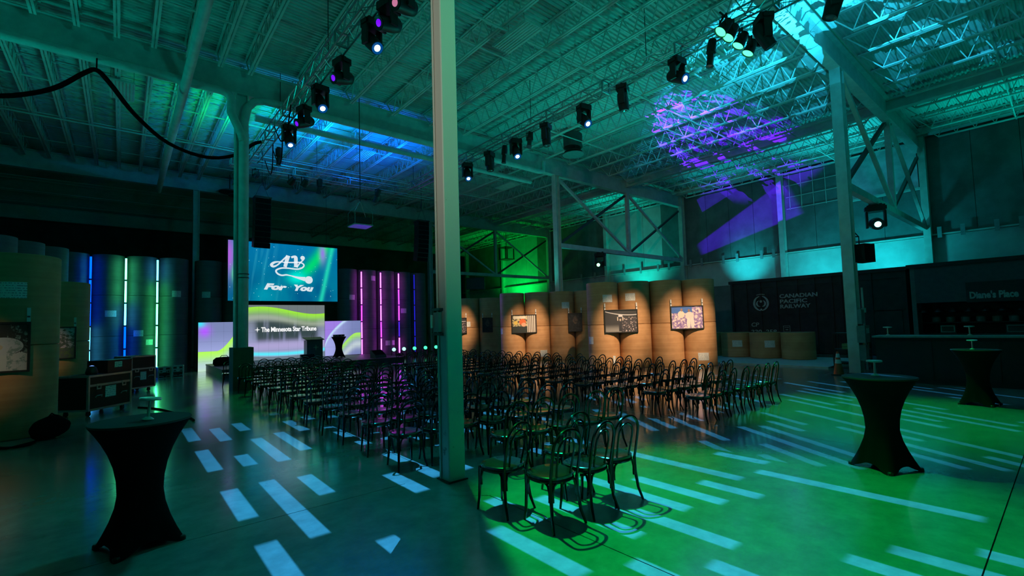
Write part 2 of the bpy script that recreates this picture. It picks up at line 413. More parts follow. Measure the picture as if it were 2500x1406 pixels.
# cladding panels above and below the ledge
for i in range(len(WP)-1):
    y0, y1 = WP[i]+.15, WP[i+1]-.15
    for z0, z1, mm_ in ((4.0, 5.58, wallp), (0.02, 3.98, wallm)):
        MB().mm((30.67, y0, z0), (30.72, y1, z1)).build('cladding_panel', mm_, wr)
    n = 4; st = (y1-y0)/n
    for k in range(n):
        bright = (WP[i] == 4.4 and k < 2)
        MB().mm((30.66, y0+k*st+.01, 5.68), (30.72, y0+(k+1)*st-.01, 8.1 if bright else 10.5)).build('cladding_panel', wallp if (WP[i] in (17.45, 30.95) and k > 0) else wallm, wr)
# silvery blanket and its pale frame beside the end column of the first frame
ins = MB(); ny, nz = 14, 10
for a in range(ny+1):
    for b in range(nz+1):
        yy = 4.62+3.0*a/ny; z2 = 8.1+2.35*b/nz
        ins.v.append((30.56+.06*math.sin(a*1.7+b)*math.cos(b*1.3+a*.4)-.02*math.sin(b*2.9), yy, z2))
for a in range(ny):
    for b in range(nz):
        q = a*(nz+1)+b; ins.f.append((q, q+nz+1, q+nz+2, q+1))
ins.build('insulation_blanket', foil, wr, True)
MB().mm((30.4, 4.55, 7.98), (30.6, 7.75, 8.08)).build('insulation_rail', paint, wr)
for k in range(5):
    MB().mm((30.6, 8.0+k*.62, 8.2), (30.66, 8.03+k*.62, 10.5)).build('insulation_strip', paint, wr)
for k in range(4):
    MB().mm((30.6, 7.9, 8.25+k*.7), (30.66, 10.7, 8.28+k*.7)).build('insulation_strip', paint, wr)
for Y in (1.27, 2.03, 3.15, 3.97, 11.5, 12.2, 13.7, 14.6, 16.1, 16.9, 18.6, 19.5, 21.0, 22.5, 25.5, 27.0):
    MB().mm((30.40, Y-.08, 5.45), (30.43, Y+.08, 5.98)).build('ledge_tag', mat('tag_grey', (.30, .31, .33), .7), wr)

# ------------------------------------------------------------------ columns and braced frames
def scuffed():
    m, x, b = bsdf('chipped_column_paint')
    v = x.N.new('ShaderNodeNewGeometry').outputs['Position']; p = x.xyz(v)
    n = x.noise(v, 7, 6, .7); e = x.noise(x.comb(x.mul(p[0], 9), x.mul(p[1], 9), x.mul(p[2], 1.6)), 2.2, 5, .7)
    low = x.step(p[2], 1.1, 0)
    f = x.m('MAXIMUM', x.step(e, .70, .74), x.mul(low, x.step(n, .56, .62)))
    x.L.new(x.mix(f, (.60, .60, .55), (.07, .07, .06)), b.inputs['Base Color']); b.inputs['Roughness'].default_value = .55; return m
chipped = scuffed()
# near column, with conduit, switch box and shoe
ca = thing('steel_column', 'square off-white column with chipped paint standing among the nearest chairs', 'column', (3.1, 4.93, 0))
m = MB()
cw = .115
for z0, z1 in ((0, 3.2), (3.2, 6.5), (6.5, 9.8)):
    q = []
    for z in (z0, z1):
        for (sx, sy) in ((-1, -1), (1, -1), (1, 1), (-1, 1)):
            for (ax, ay) in (((sx*cw, sy*(cw-.012)), (sx*(cw-.012), sy*cw)) if sx*sy > 0 else ((sx*(cw-.012), sy*cw), (sx*cw, sy*(cw-.012)))):
                q.append((ax, ay, z))
    m.add(q, [(i, (i+1) % 8, 8+(i+1) % 8, 8+i) for i in range(8)])
m.build('shaft', chipped, ca)
MB().mm((-.135, -.135, 0), (.135, .135, .02)).build('base_plate', darkst, ca)
MB().tube([(-.128, .05, .03), (-.128, .05, 9.8)], .011, 6).build('conduit', chipped, ca)
MB().mm((-.165, -.02, 1.78), (-.115, .10, 2.02)).build('switch_box', greybox, ca)
MB().mm((-.2, .105, 1.83), (-.15, .115, 1.99)).build('sign_plate', white, ca)
for z in (1.74, 2.04): MB().mm((-.17, -.05, z), (-.09, .13, z+.03)).build('bracket', darkst, ca)
# rear left column with its round downpipe and crash guard
cb = thing('steel_column', 'white column with round downpipe and dark crash guard beside the stage', 'column', (3.0, 17.55, 0))
m = MB(); m.mm((-.16, -.02, 0), (.16, .02, 9.8)).mm((-.19, -.16, 0), (-.15, .16, 9.8)).mm((.15, -.16, 0), (.19, .16, 9.8)); m.build('shaft', paint, cb)
MB().tube([(.02, -.33, .1), (.02, -.33, 8.4)], .15, 16).build('downpipe', paint, cb, True)
m = MB(); m.mm((-.29, -.52, 0), (-.25, .2, 1.35)).mm((.25, -.52, 0), (.29, .2, 1.35)).mm((-.25, .16, 0), (.25, .2, 1.35)).mm((-.25, -.52, 0), (.25, -.5, 1.35)); m.build('crash_guard', mat('guard_olive', (.10, .10, .05), .6), cb)
for z in (3.6, 3.72): MB().lathe([(.17, z-.015), (.17, z+.015)], 16, (.02, -.33, 0)).build('pipe_clamp', darkst, cb)
pipe('branch_pipe', [(3.02, 17.22, 8.4), (3.02, 17.22, 8.8), (3.12, 17.19, 9.3), (3.32, 17.15, 9.55), (3.6, 17.1, 9.62), (11.5, 17.1, 9.62)], .13, 'white branch pipe running from the downpipe under the girder towards the braced column')
def hcol(label, X, Y, w=.42):
    c = thing('steel_column', label, 'column', (X, Y, 0))
    m = MB(); h = w/2; m.mm((-h, -.15, 0), (-h+.03, .15, 9.8)).mm((h-.03, -.15, 0), (h, .15, 9.8)).mm((-h+.03, -.015, 0), (h-.03, .015, 9.8)); m.build('shaft', paint, c)
    MB().mm((-h-.05, -.2, 0), (h+.05, .2, .03)).build('base_plate', darkst, c); return c
cc = hcol('tall white H-section column carrying fuse boxes beside the bar', 17.8, 4.5)
MB().mm((-.2, -.26, 1.55), (.12, -.15, 2.0)).build('notice_plate', greybox, cc)
MB().mm((-.34, -.36, .98), (.16, -.15, 1.5)).build('fuse_box', greybox, cc)
MB().mm((-.22, -.37, 1.26), (.06, -.36, 1.42)).build('fuse_box_label', white, cc)
MB().mm((-.2, -.32, .42), (.12, -.15, .9)).build('junction_box', greybox, cc)
MB().tube([(.3, -.2, .1), (.3, -.2, 2.7)], .03, 8).build('conduit', paint, cc)
MB().mm((.24, -.26, 1.9), (.36, -.16, 2.05)).build('socket', white, cc)
hcol('white H-section column rising behind the paper rolls with cross bracing', 17.9, 17.5, .3)
hcol('plain white column behind the left end of the stage screens', 3.1, 31.0, .3)
hcol('far white column behind the small roll wall', 17.9, 31.0, .3)
def frame(Y, lab):
    t = thing('braced_frame', lab, 'steel bracing', (17.9, Y, 6.0))
    MB().mm((.2, -.1, -.12), (12.4, .1, .12)).build('tie_beam', paint, t)
    MB().bar((6.3, 0, .12), (6.3, 0, 3.8), .2, .2).build('strut', paint, t)
    for a, b in (((.2, -.06, 3.6), (6.15, -.06, .1)), ((.2, .06, .1), (6.15, .06, 3.65)), ((6.45, -.06, 3.65), (12.3, -.06, .1)), ((6.45, .06, .1), (12.3, .06, 3.5))):
        MB().bar(a, b, .13, .13).build('diagonal', paint if a[1] < 0 else darkgrey, t)
frame(4.5, 'white cross-braced steel frame between the fuse-box column and the side wall')
frame(17.5, 'white cross-braced steel frame above the brown paper rolls')
frame(31.0, 'distant cross-braced steel frame before the green-lit wall')

# ------------------------------------------------------------------ chairs
def arc(a0, a1, n, c, rx, rz, y0, y1=None):
    return [(c[0]+rx*math.cos(a0+(a1-a0)*i/n), y0 if y1 is None else y0+(y1-y0)*i/n, c[1]+rz*math.sin(a0+(a1-a0)*i/n)) for i in range(n+1)]
def make_chair_meshes():
    out = {}
    n = 28; m = MB(); lev = [(.95, .432), (1.0, .438), (1.0, .458), (.96, .464), (.6, .457)]
    def ol(k, s):
        w = 2*PI*k/n; cx, sy = math.cos(w), math.sin(w)
        e = .78
        return (s*.205*math.copysign(abs(cx)**e, cx)*(1+.06*sy), s*.205*math.copysign(abs(sy)**e, sy))
    for s, z in lev:
        for k in range(n):
            a, b = ol(k, s); m.v.append((a, b, z))
    for i in range(len(lev)-1):
        for k in range(n): m.f.append((i*n+k, i*n+(k+1) % n, (i+1)*n+(k+1) % n, (i+1)*n+k))
    m.f.append(tuple(range(n-1, -1, -1))); m.f.append(tuple((len(lev)-1)*n+k for k in range(n)))
    out['seat'] = m.mesh('seat', seatm, True)
    m = MB(); m.tube([(ol(k, .93)[0], ol(k, .93)[1], .418) for k in range(n)], .018, 5, True); out['seat_ring'] = m.mesh('seat_ring', chairm, True)
    lean = lambda z: -.178-.085*((z-.44)/.45)
    top = [(.172*math.cos(PI*i/14), 0, .72+.165*math.sin(PI*i/14)) for i in range(15)]
    hp = [(.165, lean(.40), .40), (.17, lean(.5), .5), (.174, lean(.62), .62)]+[(x, lean(z), z) for x, _, z in top]+[(-.174, lean(.62), .62), (-.17, lean(.5), .5), (-.165, lean(.40), .40)]
    out['back_hoop'] = MB().tube(hp, .0145, 6).mesh('back_hoop', chairm, True)
    top = [(.1*math.cos(PI*i/10), 0, .685+.125*math.sin(PI*i/10)) for i in range(11)]
    ip = [(.085, lean(.45)+.012, .45), (.095, lean(.56)+.01, .56)]+[(x, lean(z)+.006, z) for x, _, z in top]+[(-.095, lean(.56)+.01, .56), (-.085, lean(.45)+.012, .45)]
    out['inner_hoop'] = MB().tube(ip, .011, 6).mesh('inner_hoop', chairm, True)
    for nm, s in (('rear_l', -1), ('rear_r', 1)):
        out[nm] = MB().tube([(s*.165, -.176, .43), (s*.168, -.178, .28), (s*.18, -.2, .12), (s*.2, -.24, 0)], [.017, .017, .015, .012], 6).mesh('leg', chairm, True)
    for nm, s in (('front_l', -1), ('front_r', 1)):
        out[nm] = MB().tube([(s*.158, .168, .43), (s*.16, .17, .28), (s*.166, .18, .12), (s*.175, .195, 0)], [.019, .018, .015, .012], 6).mesh('leg', chairm, True)
    def brace(a, b):
        a = Vector(a); b = Vector(b); d = b-a; pts = []
        for t, z in ((.06, .25), (.06, .33), (.12, .39), (.24, .414), (.5, .42), (.76, .414), (.88, .39), (.94, .33), (.94, .25)):
            p = a+d*t; pts.append((p.x, p.y, z))
        return MB().tube(pts, [.014, .012, .011, .011, .01, .011, .011, .012, .014], 5).mesh('brace', chairm, True)
    L, Rr, FL, FR = (-.166, -.178), (.166, -.178), (-.16, .17), (.16, .17)
    for nm, a, b in (('b0', L, Rr), ('b1', FL, FR), ('b2', L, FL), ('b3', Rr, FR)): out[nm] = brace((*a, 0), (*b, 0))
    return out
CH = make_chair_meshes()
CHN = {'rear_l': 'leg', 'rear_r': 'leg', 'front_l': 'leg', 'front_r': 'leg', 'b0': 'brace', 'b1': 'brace', 'b2': 'brace', 'b3': 'brace'}
def chair(x, y, deg, label, group=None):
    t = thing('bentwood_chair', label, 'chair', (x, y, 0), R(deg), group)
    for k, me in CH.items(): put(CHN.get(k, k), me, t)
chair(2.99, 3.80, 8, 'black bentwood chair one row ahead of the last three beside the near column')
chair(3.13, 3.25, -2, 'black bentwood chair at the column end of the last row of three')
chair(3.58, 3.22, 4, 'black bentwood chair in the middle of the last row of three')
chair(4.01, 3.24, -6, 'black bentwood chair at the aisle end of the last row of three')
chair(3.80, 3.72, -4, 'black bentwood chair just ahead of the gap in the last row')
ORD = ['first', 'second', 'third', 'fourth', 'fifth', 'sixth', 'seventh', 'eighth', 'ninth', 'tenth', 'eleventh', 'twelfth', 'thirteenth', 'fourteenth', 'fifteenth']
GL, GR = 'chairs in the block by the columns', 'chairs in the block by the paper rolls'
for k in range(-1, 14):
    for i in range(7):
        x = 2.96+.44*i; y0 = 5.85+.97*k-.11*(x-2.98)
        if k == -1 and x < 3.6: continue
        if k == 12 and i < 2: continue
        if k == 13 and i == 0: x = 2.84; y0 += .1
        chair(x+random.uniform(-.008, .008), y0+random.uniform(-.04, .04), -6+random.uniform(-3, 3), 'black bentwood chair, %s from the middle aisle, %s row from the stage, column-side block' % (ORD[6-i], ORD[13-k]), GL)
for k in range(14):
    for i in range(7):
        x = 8.13+.45*i+random.uniform(-.008, .008); y0 = 4.47+.94*k
        chair(x, y0+random.uniform(-.04, .04), 3+random.uniform(-3, 3), 'black bentwood chair, %s from the middle aisle, %s row from the stage, roll-side block' % (ORD[i], ORD[13-k]), GR)

# ------------------------------------------------------------------ cocktail tables and their lamps
def cover_mesh():
    m = MB(); n = 64; H = 1.085
    lev = [0, .05, .12, .22, .34, .46, .58, .70, .82, .92, 1.0, 1.045, 1.07, H]
    def rad(t, w):
        zf = t
        if zf < .46:
            q = (.46-zf)/.46; lobe = .5+.5*math.cos(4*w)
            base = .165+.075*q**1.6; foot = .165+.19*q**1.5
            s = lobe**(1.2+1.5*q); return base+(foot-base)*s
        q = (zf-.46)/(1.07-.46); q = min(q, 1); return .165+.205*q**2.1
    for t in lev:
        for k in range(n):
            w = 2*PI*k/n; lobe = (.5+.5*math.cos(4*w))
            hem = .075*(1-lobe**1.4)
            z = t if t > .45 else hem+(.46-hem)*(t/.46)
            r = rad(t, w)
            m.v.append((r*math.cos(w), r*math.sin(w), z))
    for i in range(len(lev)-1):
        for k in range(n): m.f.append((i*n+k, i*n+(k+1) % n, (i+1)*n+(k+1) % n, (i+1)*n+k))
    return m.mesh('spandex_cover', matt, True)
COVER = cover_mesh()
TOP = MB().lathe([(.37, 1.072), (.375, 1.08), (.37, 1.09), (0, 1.092)], 48).mesh('table_top', mat('table_top_black', (.012, .013, .013), .7), True)
def cocktail(x, y, z, deg, label):
    t = thing('cocktail_table', label, 'table', (x, y, z), R(deg)); put('spandex_cover', COVER, t); put('table_top', TOP, t)
    for k in range(4):
        w = k*PI/2; MB().lathe([(.028, 0), (.028, .03), (.02, .04)], 10, (.335*math.cos(w), .335*math.sin(w), 0)).build('foot_cap', black, t)
cocktail(.15, 5.42, 0, 62, 'black spandex cocktail table on open floor in front of the flight case')
cocktail(7.1, 1.58, 0, 20, 'black spandex cocktail table standing in the green light pool')
cocktail(13.1, 1.32, 0, 35, 'black spandex cocktail table standing before the bar counter')
cocktail(8.85, 25.0, .36, 45, 'tall black spandex table beside the lectern on stage')
def lamp(x, y, z, label, tilt=0, s=1.0):
    t = thing('table_lamp', label, 'lamp', (x, y, z), (0, tilt, 0)); t.scale = (s, s, s)
    MB().lathe([(.042, 0), (.045, .008), (.03, .02), (.012, .03)], 20).build('base', chrome, t, True)
    MB().lathe([(.013, .02), (.011, .17)], 12).build('stem', chrome, t, True)
    MB().lathe([(.02, .165), (.078, .172), (.082, .182), (.078, .192), (0, .196)], 28).build('shade', chrome, t, True)
lamp(.19, 5.35, 1.09, 'small flat-topped table lamp on the table before the flight case', .10, 1.02)
lamp(7.13, 1.62, 1.09, 'small flat-topped table lamp on the table in the green pool')
lamp(13.0, 1.35, 1.09, 'small flat-topped table lamp on the table by the bar')

# ------------------------------------------------------------------ paper rolls
RR = .63
def roll_mesh(h, r=RR):
    n = 48; kraft_ = kraft if r == RR else darkroll
    return (MB().lathe([(r-.02, 0), (r-.004, .012), (r, .03), (r, h*.33), (r-.004, h*.34), (r, h*.35), (r, h-.03), (r-.004, h-.012), (r-.02, h)], n).mesh('wrapper', kraft_, True),
            MB().lathe([(.05, h-.004), (.05, h+.001), (r-.06, h+.001)], 32).mesh('end_disc', kraft_))
ROLLS = {}
def label_mesh(r, w=.42, h=.3):
    m = MB(); n = 6
    for k in range(n+1):
        a = (k/n-.5)*w/r
        for z in (-h/2, h/2): m.v.append(((r+.004)*math.sin(a), -(r+.004)*math.cos(a), z))
    m.f = [(2*k, 2*k+2, 2*k+3, 2*k+1) for k in range(n)]
    return m
def label_material():
    m, x, b = bsdf('roll_label_paper'); v = x.coord('Object'); p = x.xyz(v)
    lines = x.mul(x.gt(x.m('FRACT', x.mul(p[2], 22)), .62), x.gt(x.noise(x.comb(x.mul(p[0], 30), x.m('FLOOR', x.mul(p[2], 22)), 0), 1.5, 1), .5))
    x.L.new(x.mix(lines, (.75, .76, .74), (.25, .27, .30)), b.inputs['Base Color']); b.inputs['Roughness'].default_value = .6; return m
labm = label_material()
def roll(x, y, z, h, label, group, tags=(), r=RR):
    key = (round(h, 3), r)
    if key not in ROLLS: ROLLS[key] = roll_mesh(h, r)
    t = thing('paper_roll', label, 'paper roll', (x, y, z), 0, group)
    w = put('wrapper', ROLLS[key][0], t, rot=random.uniform(0, 6)); put('end_disc', ROLLS[key][1], t)
    for (zz, ang, ww, hh) in tags: label_mesh(r, ww, hh).build('paper_label', labm, t, loc=(0, 0, zz), rot=R(ang))
    return t
ANG = -45      # a label facing the hall entrance
def wall_of(c0, n, lab, tags, dx=.8995, dy=-.8995):
    for i in range(n):
        x = c0[0]+dx*i; y = c0[1]+dy*i
        for lv in (0, 1):
            roll(x, y, lv*1.72, 1.715, '%s paper roll of the %s stack from the stage end, %s' % ('upper' if lv else 'lower', ORD[i], lab), 'rolls of the '+lab, tags.get((i, lv), ()))
wall_of((15.25, 12.45), 4, 'wall with two wide prints',
        {(0, 1): ((1.05, ANG+14, .4, .3),), (1, 1): ((1.08, ANG-22, .4, .3),), (3, 0): ((.38, ANG-6, .4, .3),), (0, 0): ((.3, ANG+32, .12, .36), (1.1, ANG-60, .3, .3))})
wall_of((15.55, 18.62), 4, 'wall with the street print',
        {(2, 1): ((1.0, ANG+18, .4, .32),), (1, 0): ((.35, ANG+30, .4, .32),), (0, 0): ((1.5, ANG-62, .3, .3),)})
wall_of((15.0, 24.0), 3, 'farthest wall of brown rolls', {(1, 1): ((.2, ANG, .4, .3),)})
wall_of((-2.865, 13.1), 2, 'wall with the couple print', {(1, 1): ((1.02, -8, .62, .3),)}, 1.275, 0)
wall_of((-2.645, 19.02), 2, 'wall with the uniform print', {}, 1.275, 0)
TALL = 1.815
def tall(x, y, lab, grp, tags={}):
    for lv in range(3):
        roll(x, y, lv*(TALL+.003), TALL, '%s dark roll of the %s' % (('bottom', 'middle', 'top')[lv], lab), grp, tags.get(lv, ()), .585)
TG1, TG2 = 'tall roll stacks at the left of the stage', 'tall roll stacks at the right of the stage'
T1 = ['fifth tall stack from the blue tube towards the entrance', 'fourth tall stack from the blue tube towards the entrance', 'third tall stack from the blue tube towards the entrance', 'second tall stack from the blue tube towards the entrance', 'tall stack just outside the blue tube', 'tall stack between the blue tube and its green-white neighbour', 'tall stack between the two greenish tubes', 'tall stack beyond the bright green tube', 'tall stack behind the left video wall', 'tall stack behind the projection screen edge']
T2 = ['tall stack between the screen and the first pink tube', 'tall stack between the first and second pink tubes', 'tall stack between the second and third pink tubes', 'tall stack between the violet-pink and dim blue tubes', 'tall stack beyond the dim blue tube']
for i, (x, y) in enumerate(((-4.1, 23.0), (-3.5, 24.1), (-2.9, 25.2), (-2.3, 26.3), (-1.7, 27.6), (-.5, 27.75), (.7, 27.75), (1.9, 27.75), (3.35, 28.0), (4.55, 28.2))):
    tall(x, y, T1[i], TG1, {5: {1: ((1.0, 12, .4, .28),)}, 6: {1: ((.1, -12, .36, .28),), 0: ((1.5, 30, .3, .25),)}, 7: {2: ((.1, 8, .36, .3),)}, 8: {2: ((.1, -16, .36, .3),)}}.get(i, {}))
for i, (x, y) in enumerate(((10.5, 28.2), (11.72, 28.2), (12.95, 28.2), (14.15, 28.3), (15.36, 28.45))):
    tall(x, y, T2[i], TG2, {0: {2: ((.1, 10, .36, .3),)}, 1: {2: ((1.3, 24, .36, .3),)}, 2: {0: ((.9, -10, .3, .3), (.9, 30, .3, .3))}, 3: {1: ((1.1, -14, .36, .3),)}}.get(i, {}))
for i, (x, y) in enumerate(((22.3, 11.6), (22.15, 10.25), (22.05, 8.9), (21.95, 7.55))):
    roll(x, y, .06, 1.12, 'short brown paper roll before the boxcar, %s from the tower of boxes' % ORD[i], 'short rolls before the boxcar', ((.62, -68+8*i, .42, .3),) if i in (1, 2) else ())
# low pale plinth under the short rolls
tag(MB().mm((18.9, 5.6, 0), (23.2, 13.2, .055)).build('plinth', mat('plinth_grey', (.45, .5, .48), .5)), 'low pale plinth under the short paper rolls', 'plinth')

# ------------------------------------------------------------------ framed prints
def pic(name, fn):
    m, x, b = bsdf(name); p = x.xyz(x.coord('Object'))
    col = fn(x, p[0], p[2]); x.L.new(col, b.inputs['Base Color']); b.inputs['Roughness'].default_value = .45
    return m
def ell(x, u, v, cu, cv, a, b):
    d = x.add(x.m('POWER', x.m('ABSOLUTE', x.div(x.sub(u, cu), a)), 2), x.m('POWER', x.m('ABSOLUTE', x.div(x.sub(v, cv), b)), 2)); return x.lt(d, 1)
def rect(x, u, v, a, b, c, d): return x.mul(x.mul(x.gt(u, a), x.lt(u, b)), x.mul(x.gt(v, c), x.lt(v, d)))
def crowd(x, u, v, s=12): return x.vor(x.comb(u, v, 0), s, 'F1', 'Color')
def P1(x, u, v):     # dark hall, figure holding a tray, crowd at the right
    c = x.mix(x.step(v, -.1, -.36), (.035, .035, .04), (.25, .24, .23))
    band = x.m('ABSOLUTE', x.sub(v, x.add(.24, x.mul(x.m('POWER', x.sub(u, .35), 2), .16))))
    c = x.mix(x.lt(band, .016), c, (.6, .58, .6))
    cr = x.mul(x.gt(u, .0), x.lt(v, x.add(.1, x.mul(x.noise(x.comb(u, 0, 0), 9, 2), .12))))
    k = x.vor(x.comb(u, x.mul(v, .8), 0), 15, 'F1', 'Distance'); kc = x.xyz(x.vor(x.comb(u, x.mul(v, .8), 0), 15, 'F1', 'Color'))
    c = x.mix(cr, c, (.05, .045, .055)); c = x.mix(x.mul(cr, x.step(k, .42, .2)), c, x.mix(kc[0], (.14, .12, .15), (.62, .50, .48)))
    c = x.mix(rect(x, u, v, -.1, .06, .17, .25), c, (.6, .57, .6))
    c = x.mix(x.add(rect(x, u, v, -.15, -.11, .02, .17), rect(x, u, v, .05, .09, .02, .17)), c, (.6, .5, .42))
    c = x.mix(ell(x, u, v, -.03, .05, .035, .05), c, (.5, .4, .33)); c = x.mix(rect(x, u, v, -.09, .03, -.4, 0), c, (.03, .03, .04)); return c
def P2(x, u, v):     # two people in pale clothes among violet foil
    n = x.noise(x.comb(x.mul(u, 1), x.mul(v, 1), 0), 13, 4, .8); k = crowd(x, u, v, 16); kk = x.xyz(k)
    c = x.mix(x.step(n, .35, .65), (.10, .05, .30), (.55, .40, .60)); c = x.mix(x.gt(kk[0], .72), c, (.75, .62, .62))
    c = x.mix(x.mul(x.gt(v, .18), x.lt(u, .2)), c, (.06, .16, .5)); c = x.mix(ell(x, u, v, -.22, .12, .13, .14), c, (.7, .64, .54)); c = x.mix(ell(x, u, v, -.2, .3, .04, .06), c, (.35, .2, .14))
    c = x.mix(ell(x, u, v, .1, .06, .16, .16), c, (.7, .62, .6)); c = x.mix(ell(x, u, v, .08, .27, .045, .06), c, (.3, .17, .12))
    c = x.mix(ell(x, u, v, .05, -.22, .07, .22), c, (.74, .70, .66)); c = x.mix(ell(x, u, v, .2, -.22, .07, .24), c, (.70, .66, .66)); return c
def P3(x, u, v):     # street with a red figure, bright windows
    n = x.noise(x.comb(u, v, 0), 9, 4, .7); st = x.gt(x.m('FRACT', x.mul(u, 11)), .45)
    c = x.mix(x.step(n, .42, .58), (.05, .05, .05), (.72, .60, .30)); c = x.mix(x.mul(x.gt(u, .15), st), c, (.8, .74, .66))
    c = x.mix(x.mul(x.gt(u, .15), x.sub(1, st)), c, (.12, .08, .06)); c = x.mix(x.mul(x.lt(v, -.12), x.lt(u, .15)), c, (.03, .04, .04))
    c = x.mix(ell(x, u, v, -.08, .1, .17, .16), c, (.75, .16, .05)); c = x.mix(ell(x, u, v, -.02, -.04, .12, .1), c, (.75, .4, .26))
    c = x.mix(ell(x, u, v, -.42, .06, .1, .1), c, (.78, .55, .12)); return x.mix(rect(x, u, v, -.55, .1, .26, .4), c, (.8, .74, .6))
def P4(x, u, v):     # dim portrait
    n = x.noise(x.comb(u, v, 0), 8, 3); c = x.mix(x.step(n, .4, .7), (.01, .012, .014), (.03, .035, .04))
    return x.mix(x.mul(x.step(n, .3, .6), ell(x, u, v, .0, .12, .12, .2)), c, (.11, .07, .05))
def P5(x, u, v):     # couple in white by a dark doorway
    n = x.noise(x.comb(u, v, 0), 7, 4, .7); c = x.mix(x.step(n, .35, .6), (.10, .07, .04), (.62, .42, .14)); c = x.mix(x.gt(u, .12), c, (.015, .02, .02))
    c = x.mix(x.lt(x.add(v, x.mul(n, .3)), .04), c, (.62, .58, .58)); c = x.mix(ell(x, u, v, .3, .02, .26, .16), c, (.60, .56, .60))
    c = x.mix(ell(x, u, v, .02, .16, .09, .14), c, (.02, .02, .02)); c = x.mix(ell(x, u, v, .1, .0, .2, .08), c, (.62, .45, .33))
    return x.mix(x.mul(x.gt(u, .35), x.step(n, .5, .6)), c, (.25, .32, .30))
def P6(x, u, v):     # person in a white uniform saluting under trees
    n = x.noise(x.comb(u, v, 0), 9, 4, .7); c = x.mix(x.step(n, .45, .55), (.68, .5, .62), (.75, .58, .68)); c = x.mix(x.mul(x.gt(v, .05), x.step(n, .5, .6)), c, (.08, .1, .07))
    c = x.mix(x.lt(v, -.14), c, (.16, .2, .08)); c = x.mix(x.mul(x.gt(u, .22), x.mul(x.lt(v, .25), x.step(n, .44, .52))), c, (.12, .13, .12))
    c = x.mix(rect(x, u, v, -.2, .08, -.42, -.05), c, (.74, .58, .78)); c = x.mix(ell(x, u, v, -.06, .05, .2, .16), c, (.74, .58, .78))
    c = x.mix(ell(x, u, v, -.04, .24, .06, .07), c, (.34, .2, .16)); return x.mix(ell(x, u, v, -.04, .3, .08, .03), c, (.7, .6, .74))
def print_(x, y, z, w, h, label, fn, nm, face=-45):
    t = thing('framed_print', label, 'picture', (x, y, z), R(face))
    f = .035; m = MB()
    m.mm((-w/2, -.03, -h/2), (w/2, .03, -h/2+f)).mm((-w/2, -.03, h/2-f), (w/2, .03, h/2)).mm((-w/2, -.03, -h/2+f), (-w/2+f, .03, h/2-f)).mm((w/2-f, -.03, -h/2+f), (w/2, .03, h/2-f)).mm((-w/2+f, .0, -h/2+f), (w/2-f, .03, h/2-f))
    m.build('frame', black, t)
    pm = MB().add([(-w/2+f, -.004, -h/2+f), (w/2-f, -.004, -h/2+f), (w/2-f, -.004, h/2-f), (-w/2+f, -.004, h/2-f)], [(0, 1, 2, 3)]).build('picture', pic(nm, fn), t)
    for sx in (-1, 1):
        hgr = MB().mm((sx*(w/2-.03)-.025, -.02, h/2), (sx*(w/2-.03)+.025, -.005, h/2+.26)).build('hanger', white, t)
        MB().mm((sx*(w/2-.03)-.02, -.03, h/2+.08), (sx*(w/2-.03)+.02, -.02, h/2+.11)).build('clip', darkst, hgr)
OFF = .64*.7071+.02
def mid(c0, i): return (c0[0]+.8995*(i+.5)-OFF, c0[1]-.8995*(i+.5)-OFF)
print_(*mid((15.25, 12.45), 0), 1.85, 1.30, .92, 'framed print of a performer lifting a tray before a crowd', P1, 'print_performer')
print_(*mid((15.25, 12.45), 2), 1.92, 1.25, .92, 'framed print of pale figures amid violet foil', P2, 'print_foil')
print_(*mid((15.55, 18.62), 0), 1.85, 1.26, .92, 'framed print of a red figure in a bright street', P3, 'print_street')
print_(*mid((15.55, 18.62), 2), 1.86, .68, .92, 'narrow framed print of a dim portrait', P4, 'print_portrait')
print_(*mid((15.0, 24.0), 0), 1.85, 1.25, .92, 'framed print on the farthest roll wall', P1, 'print_far')
print_(*mid((15.0, 24.0), 1.45), 1.85, .6, .85, 'half hidden framed print on the farthest roll wall', P4, 'print_far_dark')
print_(-1.95, 12.43, 1.69, 1.3, .92, 'framed print of a couple in white by a dark doorway', P5, 'print_couple', 0)
print_(-1.65, 18.36, 1.68, 1.3, .92, 'framed print of a person saluting in a white uniform', P6, 'print_uniform', 0)

# ------------------------------------------------------------------ stage
st = thing('stage', 'low dark stage deck in front of the screens', 'stage', (0, 0, 0))
dk = mat('stage_deck', (.03, .032, .035), .5)
for i in range(4):
    for j in range(2):
        MB().mm((3.1+2.0*i+.004, 21.9+2.4*j+.004, .30), (3.1+2.0*(i+1)-.004, 21.9+2.4*(j+1)-.004, .36)).build('deck_panel', dk, st)
MB().mm((3.12, 21.92, 0), (11.08, 21.97, .30)).build('front_fascia', dk, st); MB().mm((3.12, 21.97, 0), (3.17, 26.68, .30)).build('side_fascia', dk, st); MB().mm((11.03, 21.97, 0), (11.08, 26.68, .30)).build('side_fascia', dk, st)
def led_mat(name, fn, strength):
    m, x, b = bsdf(name); p = x.xyz(x.coord('Object'))
    b.inputs['Base Color'].default_value = (.01, .01, .01, 1); b.inputs['Roughness'].default_value = .5
    x.L.new(fn(x, p[0], p[2]), b.inputs['Emission Color']); b.inputs['Emission Strength'].default_value = strength; return m
